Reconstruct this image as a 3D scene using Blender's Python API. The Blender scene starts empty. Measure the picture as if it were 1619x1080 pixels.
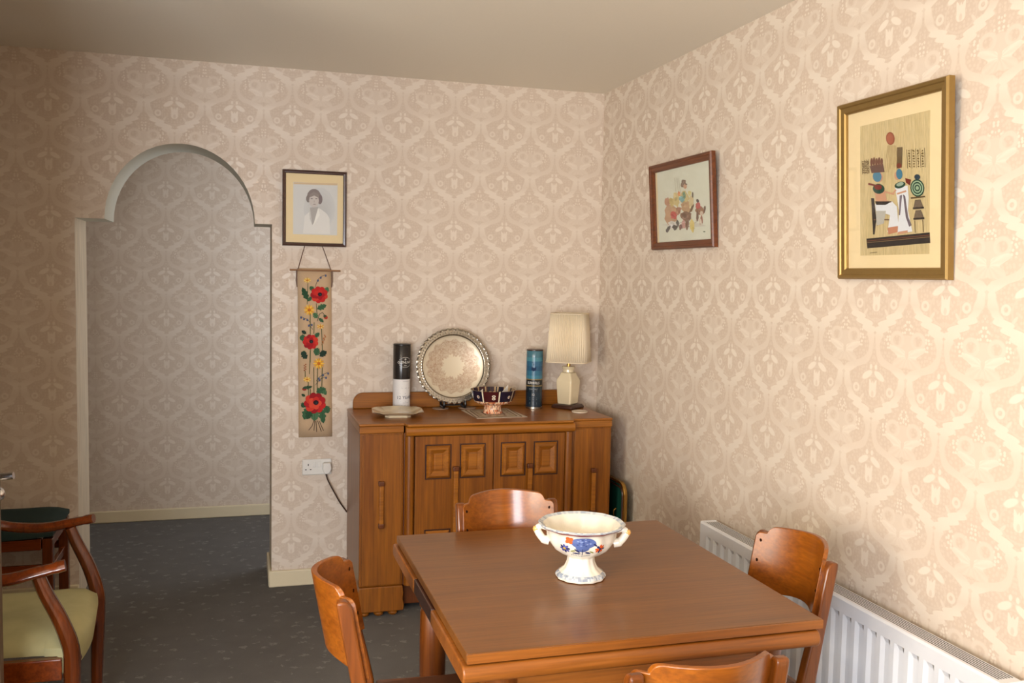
import bpy, bmesh, math, random
from mathutils import Vector, Matrix
PI = math.pi
random.seed(7)
SC = bpy.context.scene
COL = SC.collection

# ---------------------------------------------------------------- camera (fitted to the photograph, 1619 x 1080)
FPX, YAW, PITCH, ROLL = 1455.4, 0.2861, 0.0694, 0.0197
CAM = Vector((-1.8906, -4.74, 1.5955))
_fw = Vector((math.sin(YAW)*math.cos(PITCH), math.cos(YAW)*math.cos(PITCH), -math.sin(PITCH)))
_r = Vector((math.cos(YAW), -math.sin(YAW), 0)); _u = _r.cross(_fw)
_r2 = _r*math.cos(ROLL) + _u*math.sin(ROLL); _u2 = _u*math.cos(ROLL) - _r*math.sin(ROLL)
cd = bpy.data.cameras.new('camera'); cam = bpy.data.objects.new('camera', cd); COL.objects.link(cam)
cd.sensor_fit = 'HORIZONTAL'; cd.sensor_width = 36.0; cd.lens = FPX*36.0/1619.0
cd.clip_start = 0.05; cd.clip_end = 60
cam.matrix_world = Matrix(((_r2.x, _u2.x, -_fw.x, CAM.x), (_r2.y, _u2.y, -_fw.y, CAM.y), (_r2.z, _u2.z, -_fw.z, CAM.z), (0, 0, 0, 1)))
SC.camera = cam
def on_plane(px, py, axis, val):
    d = _r2*((px-809.5)/FPX) + _u2*((540-py)/FPX) + _fw
    return CAM + d*((val-CAM[axis])/d[axis])

# ---------------------------------------------------------------- light
w = bpy.data.worlds.new('world'); SC.world = w; w.use_nodes = True
w.node_tree.nodes['Background'].inputs[0].default_value = (0.55, 0.68, 0.9, 1)
w.node_tree.nodes['Background'].inputs[1].default_value = 0.6
def area(name, loc, size, power, col, direction, spread=None):
    l = bpy.data.lights.new(name, 'AREA'); l.shape = 'RECTANGLE'; l.size, l.size_y = size; l.energy = power; l.color = col
    if spread: l.spread = spread
    o = bpy.data.objects.new(name, l); COL.objects.link(o); o.location = loc
    o.rotation_euler = Vector(direction).to_track_quat('-Z', 'Y').to_euler(); return o
# daylight entering by the side window, the window behind the camera and the far end of the hall
area('side_window_daylight', (-4.195, -4.25, 1.55), (1.2, 1.2), 68, (1.0, 0.90, 0.74), (1, 0.0, 0.0))
area('front_window_daylight', (-2.9, -5.695, 1.3), (1.5, 1.1), 94, (0.89, 0.93, 1.0), (0, 1, 0))
area('hall_daylight', (-0.93, 0.88, 1.45), (0.8, 1.5), 7.5, (0.82, 0.90, 1.0), (-1, 0, 0))
SC.view_settings.view_transform = 'Standard'; SC.view_settings.look = 'None'
SC.view_settings.gamma = 1.0; SC.view_settings.use_curve_mapping = False
SC.view_settings.exposure = 0.74

# ---------------------------------------------------------------- material helpers
def lin(c):
    return tuple((x/255/12.92 if x/255 <= 0.04045 else ((x/255+0.055)/1.055)**2.4) for x in c) + (1.0,)
class V:
    """a socket with arithmetic: builds math nodes"""
    nt = None
    def __init__(s, sock): s.s = sock
    @staticmethod
    def m(op, *a, clamp=False):
        n = V.nt.nodes.new('ShaderNodeMath'); n.operation = op; n.use_clamp = clamp
        for i, x in enumerate(a):
            if isinstance(x, V): V.nt.links.new(x.s, n.inputs[i])
            else: n.inputs[i].default_value = x
        return V(n.outputs[0])
    def __add__(a, b): return V.m('ADD', a, b)
    __radd__ = __add__
    def __sub__(a, b): return V.m('SUBTRACT', a, b)
    def __rsub__(a, b): return V.m('SUBTRACT', b, a)
    def __mul__(a, b): return V.m('MULTIPLY', a, b)
    __rmul__ = __mul__
    def __truediv__(a, b): return V.m('DIVIDE', a, b)
def fract(a): return V.m('FRACT', a)
def vabs(a): return V.m('ABSOLUTE', a)
def vmax(a, b): return V.m('MAXIMUM', a, b)
def vmin(a, b): return V.m('MINIMUM', a, b)
def inside(d, soft):   # 1 where d<0
    n = V.nt.nodes.new('ShaderNodeMapRange'); n.interpolation_type = 'SMOOTHSTEP'
    V.nt.links.new(d.s, n.inputs[0]); n.inputs[1].default_value = -soft; n.inputs[2].default_value = soft
    n.inputs[3].default_value = 1; n.inputs[4].default_value = 0
    return V(n.outputs[0])
def fcurve(x, pts):
    n = V.nt.nodes.new('ShaderNodeFloatCurve'); V.nt.links.new(x.s, n.inputs[1]); n.inputs[0].default_value = 1
    c = n.mapping.curves[0]
    c.points[0].location = pts[0]; c.points[1].location = pts[-1]
    for q in pts[1:-1]: c.points.new(*q)
    n.mapping.update()
    return V(n.outputs[0])
def ell(x, y, cx, cy, a, b, ang=0.0):
    dx, dy = x-cx, y-cy
    if ang:
        c, s = math.cos(ang), math.sin(ang); dx, dy = dx*c+dy*s, dy*c-dx*s
    dx, dy = dx*(1/a), dy*(1/b)
    return V.m('SQRT', dx*dx+dy*dy)-1.0
def polar(x, y, pts):
    th = V.m('ARCTAN2', x, y)*(1/PI)       # 0 straight up, 1 straight down (x>=0)
    return V.m('SQRT', x*x+y*y)-fcurve(th, pts)
def new_mat(name):
    m = bpy.data.materials.new(name); m.use_nodes = True; nt = m.node_tree
    return m, nt, nt.nodes['Principled BSDF']
def node(nt, typ, ins=None, **kw):
    n = nt.nodes.new(typ)
    for k, v in kw.items(): setattr(n, k, v)
    if ins:
        for k, v in ins.items():
            if hasattr(v, 'is_linked') or isinstance(v, bpy.types.NodeSocket): nt.links.new(v, n.inputs[k])
            else: n.inputs[k].default_value = v
    return n
def mixc(nt, fac, a, b, blend='MIX'):
    n = nt.nodes.new('ShaderNodeMix'); n.data_type = 'RGBA'; n.blend_type = blend
    for i, v in ((0, fac), (6, a), (7, b)):
        if isinstance(v, bpy.types.NodeSocket): nt.links.new(v, n.inputs[i])
        else: n.inputs[i].default_value = v
    return n.outputs[2]
def plain(name, rgb, rough=0.5, metal=0.0, spec=0.5, coat=0.0, noise=0.06, nscale=40):
    m, nt, b = new_mat(name)
    tc = node(nt, 'ShaderNodeTexCoord')
    nz = node(nt, 'ShaderNodeTexNoise', {'Vector': tc.outputs['Object'], 'Scale': nscale, 'Detail': 4.0})
    c = lin(rgb); d = tuple(x*(1-noise*2) for x in c[:3])+(1,)
    nt.links.new(mixc(nt, nz.outputs[0], d, c), b.inputs['Base Color'])
    b.inputs['Roughness'].default_value = rough; b.inputs['Metallic'].default_value = metal
    b.inputs['Specular IOR Level'].default_value = spec; b.inputs['Coat Weight'].default_value = coat
    return m
def wood(name, c1, c2, axis=2, rough=0.3, coat=0.3, scale=7.0, fine=1.0):
    m, nt, b = new_mat(name)
    tc = node(nt, 'ShaderNodeTexCoord')
    sc = [scale*4.5]*3; sc[axis] = scale*0.32
    mp = node(nt, 'ShaderNodeMapping', {'Vector': tc.outputs['Object'], 'Scale': sc})
    nz = node(nt, 'ShaderNodeTexNoise', {'Vector': mp.outputs[0], 'Scale': 1.0, 'Detail': 7.0, 'Roughness': 0.62, 'Distortion': 0.35})
    sc2 = [160.0*fine]*3; sc2[axis] = 5.0
    mp2 = node(nt, 'ShaderNodeMapping', {'Vector': tc.outputs['Object'], 'Scale': sc2})
    nz2 = node(nt, 'ShaderNodeTexNoise', {'Vector': mp2.outputs[0], 'Scale': 1.0, 'Detail': 2.0})
    mr = node(nt, 'ShaderNodeMapRange', {0: nz.outputs[0], 1: 0.3, 2: 0.72})
    col = mixc(nt, mr.outputs[0], lin(c1), lin(c2))
    mr2 = node(nt, 'ShaderNodeMapRange', {0: nz2.outputs[0], 1: 0.35, 2: 0.6, 3: 0.78, 4: 1.0})
    col = mixc(nt, 1.0, col, mr2.outputs[0], 'MULTIPLY')
    nt.links.new(col, b.inputs['Base Color'])
    b.inputs['Roughness'].default_value = rough; b.inputs['Coat Weight'].default_value = coat; b.inputs['Coat Roughness'].default_value = 0.12
    bp = node(nt, 'ShaderNodeBump', {'Strength': 0.05, 'Distance': 0.002, 'Height': nz2.outputs[0]})
    nt.links.new(bp.outputs[0], b.inputs['Normal'])
    return m
def print_mat(name, rough=0.75, spec=0.25):
    m, nt, b = new_mat(name)
    a = node(nt, 'ShaderNodeVertexColor', layer_name='Col')
    tc = node(nt, 'ShaderNodeTexCoord')
    nz = node(nt, 'ShaderNodeTexNoise', {'Vector': tc.outputs['Object'], 'Scale': 600.0, 'Detail': 2.0})
    mr = node(nt, 'ShaderNodeMapRange', {0: nz.outputs[0], 3: 0.85, 4: 1.1})
    nt.links.new(mixc(nt, 1.0, a.outputs[0], mr.outputs[0], 'MULTIPLY'), b.inputs['Base Color'])
    b.inputs['Roughness'].default_value = rough; b.inputs['Specular IOR Level'].default_value = spec
    return m

def damask(name, axis, phase, period, ground, motif, amount=1.0):
    """ogee damask wallpaper, drawn with math nodes in metres on the wall; axis = horizontal world axis"""
    m, nt, b = new_mat(name); V.nt = nt
    geo = node(nt, 'ShaderNodeNewGeometry'); sx = node(nt, 'ShaderNodeSeparateXYZ', {0: geo.outputs['Position']})
    nzs = node(nt, 'ShaderNodeTexNoise', {'Vector': geo.outputs['Position'], 'Scale': 70.0, 'Detail': 2.0})
    wob = (V(nzs.outputs[0])-0.5)*0.05
    h, z = V(sx.outputs[axis]), V(sx.outputs[2])
    u0 = (h-phase)*(1/period); v0 = (z-1.537)*(1/0.269)
    s = vabs(fract(u0+0.5)-0.5)                    # 0 tulip axis, .5 lotus axis
    wv = fract(v0)
    vt = (fract(v0+0.5)-0.5)*0.96
    sl = 0.5-s; vl = (fract(v0+1.07)-0.5)*0.96
    band = fcurve(wv, [(0, .41), (.08, .432), (.15, .44), (.20, .425), (.25, .365), (.30, .24), (.38, .105), (.48, .056), (.60, .058), (.72, .105), (.80, .205), (.88, .31), (.95, .38), (1, .41)])
    wid = fcurve(wv, [(0, .07), (.08, .055), (.15, .05), (.21, .08), (.26, .125), (.31, .115), (.37, .06), (.45, .038), (.58, .046), (.68, .08), (.74, .11), (.80, .105), (.86, .10), (.92, .065), (.955, .05), (1, .07)])
    jag = (vabs(V.m('SINE', wv*38.0))*2.0-1.3)*fcurve(wv, [(0, .004), (.12, .004), (.17, .014), (.28, .012), (.34, .003), (.6, .003), (.68, .022), (.86, .03), (.93, .008), (1, .004)])
    f_band = inside(vabs(s-band)-wid-jag+wob*0.3, 0.012)
    f_band = f_band*fcurve(wv, [(0, .5), (.1, .8), (.18, .95), (.27, .6), (.4, .5), (.6, .6), (.7, .9), (.85, 1.0), (.94, .75), (1, .5)])
    d = polar(s, vt, [(0, .105), (.07, .075), (.14, .125), (.2, .1), (.3, .07), (.5, .056), (.7, .07), (.85, .085), (1, .085)])
    f_tulip = inside(d, 0.008)*(1.0-inside(ell(s, vt, 0.0, -.045, .02, .036), .3)*0.6)
    f_leaf = inside(ell(s, vt, .098, .160, .088, .038, -.5)+wob*6.0, 0.2)
    f_leaf2 = inside(ell(s, vt, .04, .255, .02, .03), 0.25)
    f_ros = inside(vabs(V.m('SQRT', (s-.27)*(s-.27)+(vt-.0)*(vt-.0))-.04)-.016+wob*0.25, 0.008)
    f_cup = inside(vabs(ell(s, vt, 0.0, -.02, .20, .17))-.05, 0.05)
    dl = polar(sl, vl, [(0, .085), (.1, .05), (.2, .085), (.3, .16), (.40, .27), (.46, .18), (.53, .14), (.6, .21), (.7, .235), (.8, .16), (.9, .135), (1, .11)])
    rid = V.m('SINE', V.m('ARCTAN2', sl, vl)*13.0)*0.16+0.84
    f_lot = rid*inside(dl+wob*0.5, 0.012)*(0.55+0.45*inside(-0.02-vl, 0.02))*(1.0-inside(ell(sl, vl, 0.0, .03, .025, .06), .25)*0.6)
    f_scroll = inside(vabs(ell(sl, vl, .15, .17, .085, .075))-.30, 0.15)
    f_fan = inside(ell(sl, vl, 0.0, .13, .13, .10), 0.12)
    # berries and filler dots
    comb = node(nt, 'ShaderNodeCombineXYZ'); nt.links.new(s.s, comb.inputs[0]); nt.links.new((v0*0.96).s, comb.inputs[1])
    vo = node(nt, 'ShaderNodeTexVoronoi', {'Vector': comb.outputs[0], 'Scale': 22.0, 'Randomness': 0.7}, voronoi_dimensions='2D')
    dots = inside(V(vo.outputs['Distance'])-.34, 0.08)
    tri = inside(vmax(vabs(vl-.35)-.115, sl-(.47-vl)*.45), 0.02)
    clus = inside(ell(s, vt, .215, -.42, .06, .15), 0.2)
    f_dots = dots*vmax(tri, clus)
    f_fill = dots*0.22
    fac = vmax(f_band*0.85, vmax(f_tulip*0.9, vmax(f_leaf, f_leaf2*0.9)))
    fac = vmax(fac, vmax(f_ros*0.75, vmax(f_lot*0.9, f_scroll*0.5)))
    f_side = inside(ell(s, vt, .17, -.10, .055, .018, -.9)+wob*5.0, 0.25)
    f_spade = inside(ell(sl, vl, 0.0, -.27, .10, .06)+wob*5.0, 0.2)
    fac = vmax(fac, vmax(f_side*0.55, f_spade*0.4))
    fac = vmax(fac, vmax(f_dots*0.8, vmax(f_fill, vmax(f_cup*0.25, f_fan*0.35))))
    fac = fac*amount
    # woven fibre
    mp = node(nt, 'ShaderNodeMapping', {'Vector': geo.outputs['Position'], 'Scale': (900, 900, 60)})
    nz = node(nt, 'ShaderNodeTexNoise', {'Vector': mp.outputs[0], 'Scale': 1.0, 'Detail': 1.0})
    col = mixc(nt, fac.s, lin(ground), lin(motif))
    mr = node(nt, 'ShaderNodeMapRange', {0: nz.outputs[0], 3: 0.95, 4: 1.04})
    col = mixc(nt, 1.0, col, mr.outputs[0], 'MULTIPLY')
    nt.links.new(col, b.inputs['Base Color'])
    mr = node(nt, 'ShaderNodeMapRange', {0: fac.s, 3: 0.62, 4: 0.36}); nt.links.new(mr.outputs[0], b.inputs['Roughness'])
    mr = node(nt, 'ShaderNodeMapRange', {0: fac.s, 3: 0.25, 4: 0.75}); nt.links.new(mr.outputs[0], b.inputs['Specular IOR Level'])
    return m

GROUND, MOTIF = (206, 188, 170), (228, 216, 200)
M = {}
M['paper_back'] = damask('wallpaper_back', 0, -0.552, 0.2745, GROUND, MOTIF, 0.72)
M['paper_right'] = damask('wallpaper_right', 1, -2.314, 0.2925, GROUND, MOTIF)
M['paper_hall'] = damask('wallpaper_hall', 0, -2.072, 0.277, GROUND, MOTIF, 0.6)
M['ceiling'] = plain('ceiling_paint', (236, 228, 212), 0.85, spec=0.2, noise=0.02, nscale=90)
M['reveal'] = plain('reveal_paint', (206, 202, 186), 0.7, spec=0.2, noise=0.03, nscale=30)
M['jamb'] = wood('jamb_paper', (206, 186, 158), (222, 205, 178), 2, 0.7, 0.0, 12)
M['skirt'] = plain('skirting_gloss', (220, 205, 172), 0.4, noise=0.03, nscale=15)
M['white'] = plain('white_enamel', (230, 233, 238), 0.28, noise=0.02)
M['plastic'] = plain('white_plastic', (226, 222, 214), 0.35, noise=0.02)
M['slot'] = plain('dark_slot', (30, 26, 24), 0.7)
M['table'] = wood('table_wood', (106, 63, 22), (128, 80, 32), 0, 0.32, 0.12, 6.0)
M['table_edge'] = wood('table_edge_wood', (118, 64, 16), (152, 90, 32), 0, 0.34, 0.12, 6.0)
M['side'] = wood('sideboard_wood', (108, 57, 8), (150, 89, 18), 2, 0.36, 0.08, 6.0)
M['sideh'] = wood('sideboard_wood_across', (128, 72, 14), (168, 104, 30), 0, 0.34, 0.12, 6.0)
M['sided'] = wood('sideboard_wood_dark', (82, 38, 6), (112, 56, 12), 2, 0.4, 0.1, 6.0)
M['chair'] = wood('chair_wood', (116, 58, 10), (156, 88, 20), 0, 0.28, 0.15, 8.0)
M['chairp'] = wood('chair_post_wood', (92, 45, 10), (128, 68, 18), 2, 0.28, 0.15, 8.0)
M['seatpad'] = plain('brown_seat_vinyl', (86, 48, 26), 0.45, noise=0.15, nscale=25)
M['screw'] = plain('screw_plug', (40, 18, 6), 0.85, spec=0.1)
M['mahog'] = wood('mahogany', (92, 38, 10), (130, 58, 16), 0, 0.22, 0.4, 9.0)
M['mahogz'] = wood('mahogany_upright', (78, 34, 10), (112, 52, 16), 2, 0.25, 0.35, 9.0)
M['brass'] = plain('brass', (190, 150, 80), 0.25, 1.0)
M['steel'] = plain('chrome', (235, 235, 238), 0.22, 1.0, noise=0.01)
M['silver'] = plain('silver_plate', (205, 198, 184), 0.30, 1.0, noise=0.36, nscale=170)
M['black'] = plain('black_stand', (16, 14, 14), 0.35)
M['cord'] = plain('brown_flex', (66, 44, 32), 0.5)
M['twine'] = plain('twine', (120, 96, 84), 0.9)
M['canvas'] = plain('canvas', (202, 172, 138), 0.95, spec=0.1, noise=0.08, nscale=500)
M['rodwood'] = wood('rod_wood', (140, 100, 66), (165, 122, 84), 0, 0.6, 0.0, 20)
M['print'] = print_mat('printed_colour')
M['gloss_print'] = print_mat('glossy_printed_colour', 0.25, 0.5)
M['frame_dark'] = wood('dark_frame_wood', (52, 26, 18), (74, 38, 26), 0, 0.3, 0.3, 20)
M['frame_brown'] = wood('brown_frame_wood', (84, 40, 10), (122, 62, 18), 1, 0.45, 0.1, 20)
M['gold'] = plain('gold_frame', (160, 130, 76), 0.42, 0.7, noise=0.08, nscale=60)
M['mount'] = plain('cream_mount', (232, 212, 168), 0.85, spec=0.15, noise=0.02)
M['mountw'] = plain('pale_mount', (226, 220, 204), 0.85, spec=0.15, noise=0.02)
M['papyrus'] = wood('papyrus', (196, 176, 126), (212, 194, 148), 2, 0.85, 0.0, 30, 3.0)
M['photo'] = plain('photo_paper', (214, 216, 214), 0.7, spec=0.2, noise=0.03, nscale=12)
M['watercolour'] = plain('watercolour_paper', (218, 222, 204), 0.8, spec=0.15, noise=0.02, nscale=20)
M['lampcer'] = plain('cream_glaze', (222, 206, 172), 0.15, coat=0.4, noise=0.02)
M['shade'] = plain('pleated_shade', (228, 212, 184), 0.9, spec=0.1, noise=0.03)
M['ebony'] = wood('dark_base_wood', (50, 26, 16), (68, 36, 24), 0, 0.35, 0.2, 20)
M['greenfab'] = plain('dark_green_fabric', (44, 58, 54), 0.85, spec=0.15, noise=0.12, nscale=120)
M['baize'] = plain('green_baize', (22, 74, 62), 0.9, spec=0.1, noise=0.1, nscale=200)
M['coaster'] = plain('coaster', (206, 190, 168), 0.5, noise=0.1, nscale=60)
M['lace'] = plain('lace_disc', (166, 140, 118), 0.6, noise=0.1, nscale=90)
M['doorp'] = plain('door_paint', (96, 76, 56), 0.45, noise=0.05)
M['paperscrap'] = plain('white_paper', (232, 226, 214), 0.8, noise=0.02)
def pane_mat():
    m, nt, b = new_mat('picture_glass'); nt.nodes.remove(b)
    out = nt.nodes['Material Output']
    tr = node(nt, 'ShaderNodeBsdfTransparent'); gl = node(nt, 'ShaderNodeBsdfGlossy', {'Roughness': 0.03})
    ge = node(nt, 'ShaderNodeNewGeometry'); io = node(nt, 'ShaderNodeMapRange', {0: ge.outputs['Backfacing'], 3: 1.5, 4: 1/1.5})
    fr = node(nt, 'ShaderNodeFresnel', {'IOR': io.outputs[0]}); mx = node(nt, 'ShaderNodeMixShader', {0: fr.outputs[0], 1: tr.outputs[0], 2: gl.outputs[0]})
    nt.links.new(mx.outputs[0], out.inputs[0]); return m
M['glass'] = pane_mat()
def carpet_mat():
    m, nt, b = new_mat('grey_carpet'); geo = node(nt, 'ShaderNodeNewGeometry')
    n1 = node(nt, 'ShaderNodeTexNoise', {'Vector': geo.outputs['Position'], 'Scale': 420.0, 'Detail': 3.0})
    n2 = node(nt, 'ShaderNodeTexNoise', {'Vector': geo.outputs['Position'], 'Scale': 9.0, 'Detail': 4.0})
    nw = node(nt, 'ShaderNodeTexNoise', {'Vector': geo.outputs['Position'], 'Scale': 60.0, 'Detail': 2.0})
    mpw = node(nt, 'ShaderNodeVectorMath', {0: nw.outputs[1]}, operation='SCALE'); mpw.inputs['Scale'].default_value = 0.06
    ad = node(nt, 'ShaderNodeVectorMath', {0: geo.outputs['Position'], 1: mpw.outputs[0]}, operation='ADD')
    mp = node(nt, 'ShaderNodeMapping', {'Vector': ad.outputs[0], 'Scale': (1.0, 1.7, 1.0), 'Rotation': (0, 0, 0.5)})
    vo = node(nt, 'ShaderNodeTexVoronoi', {'Vector': mp.outputs[0], 'Scale': 10.5, 'Randomness': 0.6})
    fl = node(nt, 'ShaderNodeMapRange', {0: vo.outputs['Distance'], 1: 0.13, 2: 0.22, 3: 1.0, 4: 0.0})
    c = mixc(nt, n1.outputs[0], lin((84, 82, 80)), lin((122, 118, 114)))
    mr = node(nt, 'ShaderNodeMapRange', {0: n2.outputs[0], 3: 0.85, 4: 1.12}); c = mixc(nt, 1.0, c, mr.outputs[0], 'MULTIPLY')
    ml = node(nt, 'ShaderNodeMath', {0: fl.outputs[0], 1: n1.outputs[0]}, operation='MULTIPLY')
    ml2 = node(nt, 'ShaderNodeMath', {0: ml.outputs[0], 1: 0.9}, operation='MULTIPLY')
    c = mixc(nt, ml2.outputs[0], c, lin((150, 147, 142)))
    nt.links.new(c, b.inputs['Base Color']); b.inputs['Roughness'].default_value = 0.95; b.inputs['Specular IOR Level'].default_value = 0.1
    bp = node(nt, 'ShaderNodeBump', {'Strength': 0.5, 'Distance': 0.003, 'Height': n1.outputs[0]}); nt.links.new(bp.outputs[0], b.inputs['Normal'])
    return m
M['carpet'] = carpet_mat()

# ---------------------------------------------------------------- mesh helpers
INWORLD = {}
def join(o, parent):
    if not parent: return
    o.parent = parent
    if parent.name in INWORLD: o.matrix_parent_inverse = Matrix.Translation(-Vector(INWORLD[parent.name]))
def wthing(name, label, cat, loc, group=None):
    # a thing whose parts are given in room coordinates
    o = thing(name, label, cat, loc, 0.0, group); INWORLD[o.name] = loc; return o
def obj(name, bm, mat, parent=None, smooth=False, bevel=0.0, seg=2, angle=40):
    me = bpy.data.meshes.new(name); bmesh.ops.recalc_face_normals(bm, faces=bm.faces[:]); bm.to_mesh(me); bm.free()
    o = bpy.data.objects.new(name, me); COL.objects.link(o)
    for mm in (mat if isinstance(mat, (list, tuple)) else [mat]): me.materials.append(M[mm])
    if smooth:
        me.shade_smooth()
        try: me.set_sharp_from_angle(angle=math.radians(angle))
        except Exception: pass
    if bevel:
        md = o.modifiers.new('bevel', 'BEVEL'); md.width = bevel; md.segments = seg; md.limit_method = 'ANGLE'; md.angle_limit = math.radians(40)
    join(o, parent)
    return o
def thing(name, label, cat, loc=(0, 0, 0), rz=0.0, group=None):
    o = bpy.data.objects.new(name, None); COL.objects.link(o); o.empty_display_size = 0.1
    o.location = loc; o.rotation_euler = (0, 0, rz); o['label'] = label; o['category'] = cat
    if group: o['group'] = group
    return o
def tag(o, label, cat, group=None):
    o['label'] = label; o['category'] = cat
    if group: o['group'] = group
    return o
def struct(o, label=None, cat=None):
    o['kind'] = 'structure'
    if label: o['label'] = label
    if cat: o['category'] = cat
    return o
def BM(): return bmesh.new()
def box(bm, x0, x1, y0, y1, z0, z1):
    vs = [bm.verts.new((x, y, z)) for z in (z0, z1) for y in (y0, y1) for x in (x0, x1)]
    for f in ((0, 1, 3, 2), (4, 6, 7, 5), (0, 4, 5, 1), (2, 3, 7, 6), (0, 2, 6, 4), (1, 5, 7, 3)): bm.faces.new([vs[i] for i in f])
    return bm
def prism(bm, pts, axis, a0, a1):
    """polygon pts (two coords, in order of the remaining axes) extruded along axis"""
    def P(q, a):
        c = [0, 0, 0]; r = [i for i in range(3) if i != axis]; c[r[0]], c[r[1]], c[axis] = q[0], q[1], a; return c
    A = [bm.verts.new(P(q, a0)) for q in pts]; B = [bm.verts.new(P(q, a1)) for q in pts]
    bm.faces.new(A); bm.faces.new(B[::-1]); n = len(pts)
    for i in range(n): bm.faces.new((A[i], A[(i+1) % n], B[(i+1) % n], B[i]))
    return bm
def lathe(bm, prof, seg=32, c=(0, 0, 0), shape=None, cap=True):
    """prof: list of (r, z); shape(angle, r, z) -> r"""
    rings = []
    for r, z in prof:
        ring = []
        for i in range(seg):
            a = 2*PI*i/seg; rr = shape(a, r, z) if shape else r
            ring.append(bm.verts.new((c[0]+rr*math.cos(a), c[1]+rr*math.sin(a), c[2]+z)))
        rings.append(ring)
    for A, B in zip(rings, rings[1:]):
        for i in range(seg): bm.faces.new((A[i], A[(i+1) % seg], B[(i+1) % seg], B[i]))
    if cap: bm.faces.new(rings[0][::-1]); bm.faces.new(rings[-1])
    return bm
def tube(bm, pts, rad, seg=8, flat=None):
    """swept tube through pts; rad number or list; flat=(a,b) section scale"""
    pts = [Vector(q) for q in pts]; n = len(pts); rings = []; prev = None
    for i, q in enumerate(pts):
        t = (pts[min(i+1, n-1)]-pts[max(i-1, 0)]).normalized()
        ref = prev if prev is not None else (Vector((0, 0, 1)) if abs(t.z) < 0.9 else Vector((1, 0, 0)))
        a = (ref-t*ref.dot(t)).normalized(); bvec = t.cross(a); prev = a
        r = rad[i] if isinstance(rad, (list, tuple)) else rad
        fa, fb = flat if flat else (1, 1)
        rings.append([bm.verts.new(q+a*(r*fa*math.cos(2*PI*k/seg))+bvec*(r*fb*math.sin(2*PI*k/seg))) for k in range(seg)])
    for A, B in zip(rings, rings[1:]):
        for k in range(seg): bm.faces.new((A[k], A[(k+1) % seg], B[(k+1) % seg], B[k]))
    bm.faces.new(rings[0][::-1]); bm.faces.new(rings[-1])
    return bm
def spline(pts, n=6):
    pts = [Vector(q) for q in pts]; out = []
    P = [pts[0]*2-pts[1]]+pts+[pts[-1]*2-pts[-2]]
    for i in range(1, len(P)-2):
        for k in range(n):
            t = k/n; a, b, c, d = P[i-1:i+3]
            out.append(0.5*((2*b)+(c-a)*t+(2*a-5*b+4*c-d)*t*t+(3*b-a-3*c+d)*t**3))
    out.append(pts[-1]); return out
class Print:
    """flat coloured shapes laid in thin layers on a plane; map(u, v, lift) gives the point"""
    def __init__(s, mp, lift=0.00012): s.bm = BM(); s.mp = mp; s.cols = []; s.k = 0; s.lift = lift; s.rings = 1; s.rough = 0.0
    def poly(s, pts, rgb):
        s.k += 1; d = s.lift*(1+s.k*0.12)
        try: f = s.bm.faces.new([s.bm.verts.new(s.mp(u, v, d)) for u, v in pts])
        except ValueError: return
        s.cols.append(rgb)
    def ell(s, cx, cy, a, b, rgb, ang=0, n=14):
        c, q = math.cos(ang), math.sin(ang)
        if s.rings > 1:
            k0 = s.k
            for j in range(s.rings):
                r0, r1 = j/s.rings, (j+1)/s.rings
                for i in range(n):
                    t0, t1 = 2*PI*i/n, 2*PI*(i+1)/n; s.k = k0
                    qd = [(r0, t0), (r1, t0), (r1, t1), (r0, t1)] if j else [(r1, t0), (r1, t1), (0.0, t0)]
                    s.poly([(cx+r*(a*math.cos(t)*c-b*math.sin(t)*q), cy+r*(a*math.cos(t)*q+b*math.sin(t)*c)) for r, t in qd], rgb)
            return
        g = [1+s.rough*(random.random()*2-1) for i in range(n)]
        s.poly([(cx+e*(a*math.cos(t)*c-b*math.sin(t)*q), cy+e*(a*math.cos(t)*q+b*math.sin(t)*c)) for t, e in [(2*PI*i/n, g[i]) for i in range(n)]], rgb)
    def line(s, pts, w, rgb):
        for (x0, y0), (x1, y1) in zip(pts, pts[1:]):
            l = math.hypot(x1-x0, y1-y0) or 1; nx, ny = -(y1-y0)/l*w/2, (x1-x0)/l*w/2
            s.poly([(x0+nx, y0+ny), (x1+nx, y1+ny), (x1-nx, y1-ny), (x0-nx, y0-ny)], rgb)
    def leaf(s, x0, y0, x1, y1, w, rgb):
        l = math.hypot(x1-x0, y1-y0) or 1; tx, ty = (x1-x0)/l, (y1-y0)/l; nx, ny = -ty, tx
        s.poly([(x0, y0)]+[(x0+tx*l*a+nx*w*b, y0+ty*l*a+ny*w*b) for a, b in ((.3, .45), (.4, .3), (.55, .5), (.65, .3), (.8, .3))]+[(x1, y1)]+[(x0+tx*l*a-nx*w*b, y0+ty*l*a-ny*w*b) for a, b in ((.8, .3), (.65, .3), (.55, .5), (.4, .3), (.3, .45))], rgb)
    def done(s, name, parent, mat='print'):
        me = bpy.data.meshes.new(name); s.bm.to_mesh(me); s.bm.free()
        ca = me.color_attributes.new('Col', 'FLOAT_COLOR', 'CORNER'); i = 0
        for p, c in zip(me.polygons, s.cols):
            for li in p.loop_indices: ca.data[li].color = lin(c)
        o = bpy.data.objects.new(name, me); COL.objects.link(o); me.materials.append(M[mat])
        join(o, parent)
        return o
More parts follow.
